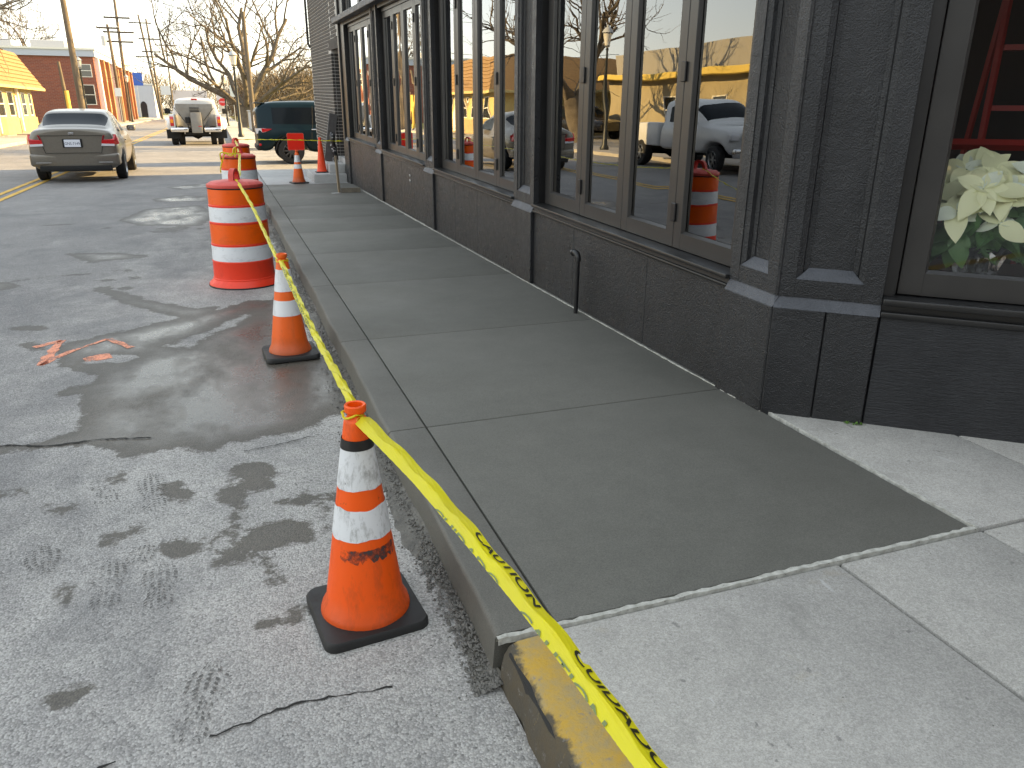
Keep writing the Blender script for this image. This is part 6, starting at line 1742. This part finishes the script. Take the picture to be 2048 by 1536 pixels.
f.build('foil_pot', pm("silver_foil", (.82, .82, .84), .18, metal=1.0, bst=.5, bscale=40), pt)
M['bract'] = sheet_mat("cream_bract", (.95, .95, .62), .5, .12); M['leafm'] = sheet_mat("dark_green_leaf", (.10, .22, .08), .4, .15)
M['bract2'] = sheet_mat("pale_bract", (.90, .96, .82), .5, .12)
def leaf_me(L, W, mat, curl):
    m_ = MB(); n = 7; vs_ = []
    for i in range(n+1):
        t_ = i/n; w = W*sin(pi*t_**.8)**.8*(1-.15*t_) if 0 < t_ < 1 else .001
        z = -curl*t_*t_*L
        vs_ += [(t_*L, -w/2, z+w*.10), (t_*L, 0, z-.002), (t_*L, w/2, z+w*.10)]
    m_.add(vs_, [(3*i+j, 3*i+j+1, 3*i+j+4, 3*i+j+3) for i in range(n) for j in range(2)])
    return m_.mesh('leaf', mat, 60, fix=False)
BR = [leaf_me(.14, .095, M['bract'], .12), leaf_me(.12, .085, M['bract2'], .2), leaf_me(.16, .105, M['bract'], .25)]
LF = [leaf_me(.19, .12, M['leafm'], .3), leaf_me(.17, .11, M['leafm'], .5)]
def put_leaf(nm, me_, c_, rot, sc):
    from mathutils import Euler
    out = Vector((CH.n[0], CH.n[1], 0)); fc = (out*(.75 if nm == 'bract' else .35)+Vector((-.25, 0, .75))).normalized()
    R_ = Vector((0, 0, 1)).rotation_difference(fc).to_matrix() @ Euler(rot).to_matrix(); rot = R_.to_euler()
    reach = max((R_ @ (v.co*sc)+c_).dot(out) for v in me_.vertices)
    if reach > 0.36-0.135 or c_.dot(out) > 0.21: return
    if min((R_ @ (v.co*sc)+c_).z for v in me_.vertices) < 0.02: return
    o = bpy.data.objects.new(nm, me_); COL.objects.link(o); o.parent = pt; o.location = c_; o.rotation_euler = rot; o.scale = (sc, sc, sc)
stems = MB()
heads = [(rd.uniform(0, 6.28), rd.uniform(.03, .22), rd.uniform(.30, .50)) for _ in range(17)]
heads += [(math.atan2(.641*-1+0, -.768)+rd.uniform(-.7, .7), rd.uniform(.12, .20), rd.uniform(.26, .44)) for _ in range(6)]
for (a, r, z) in heads:
    c_ = Vector((r*cos(a), r*sin(a), z))
    if c_.dot(Vector((CH.n[0], CH.n[1], 0))) < .21: stems.path([(0, 0, .1), c_*0.6+Vector((0, 0, .05)), c_], [.006, .005, .004], 5)
    for k_ in range(6):
        put_leaf('bract', rd.choice(BR), c_, (rd.uniform(-.25, .25), rd.uniform(-.35, .45), k_*1.047+rd.uniform(-.3, .3)), rd.uniform(.75, 1.1))
    for k_ in range(7):
        put_leaf('leaf', rd.choice(LF), c_*rd.uniform(.55, .92)-Vector((0, 0, .04)), (rd.uniform(-.3, .3), rd.uniform(.1, .8), rd.uniform(0, 6.28)), rd.uniform(.8, 1.2))
stems.build('stem', M['leafm'], pt, 60)
M['red_metal'] = pm("red_fibreglass", (.26, .015, .012), .5)
lb = chw(1.22, -1.15, 0.23)
ld = thing('step_ladder', 'red step ladder standing inside behind the corner window', 'ladder', tuple(lb), -0.7)
for x in (-.25, .25):
    r_ = MB(); r_.path([(x, 0, 0), (x*.7, .45, 2.0)], .02, 4); r_.build('rail', M['red_metal'], ld)
    r_ = MB(); r_.path([(x, .95, 0), (x*.7, .5, 2.0)], .018, 4); r_.build('rail', M['red_metal'], ld)
for i in range(1, 6):
    s_ = MB(); s_.box(-.25+.02*i, .25-.02*i, .07*i*1.4-.04, .07*i*1.4+.05, .33*i, .33*i+.03); s_.build('rung', M['red_metal'], ld)
tb = thing('cafe_table', 'dark table with a pale round top inside the corner window', 'table', tuple(chw(1.75, -1.6, .23)))
m_ = MB(); m_.lathe([(0, .72), (.36, .72), (.37, .735), (.36, .75), (0, .75)], 28); m_.build('table_top', pm("pale_table_top", (.22, .17, .12), .4), tb, 40)
m_ = MB(); m_.lathe([(.25, 0), (.25, .02), (.04, .04), (.035, .72)], 16); m_.build('pedestal', M['black_iron'], tb, 40)
br_ = thing('red_bar', 'horizontal red bar crossing the room behind the corner window', 'bar', tuple(chw(1.0, -.95, 1.38)))
m_ = MB(); v = Vector((CH.d[0], CH.d[1], 0)); m_.path([v*.5, -v*1.2], .028, 4); m_.build('bar', M['red_metal'], br_)
# weeds in the joint at the corner
wd = MB(); rd = random.Random(3)
for i in range(40):
    a = rd.random()*6.28; c0 = chw(.44+rd.gauss(0, .025), .012+abs(rd.gauss(0, .008)), 0); c0.z = HS+.002
    L_ = rd.uniform(.008, .022); tip = c0+Vector((cos(a)*L_*.7, sin(a)*L_*.7, L_*.5)); s_ = Vector((-sin(a), cos(a), 0))*L_*.35; md = (c0+tip)/2
    wd.add([c0, md+s_, tip, md-s_], [(0, 1, 2, 3)])
o = wd.build('weed', sheet_mat("weed_green", (.12, .26, .04), .5, .3), None, fix=False); tag(o, 'tiny green weed in the crack at the foot of the canted corner', 'weed')
for rx in ():
    pass
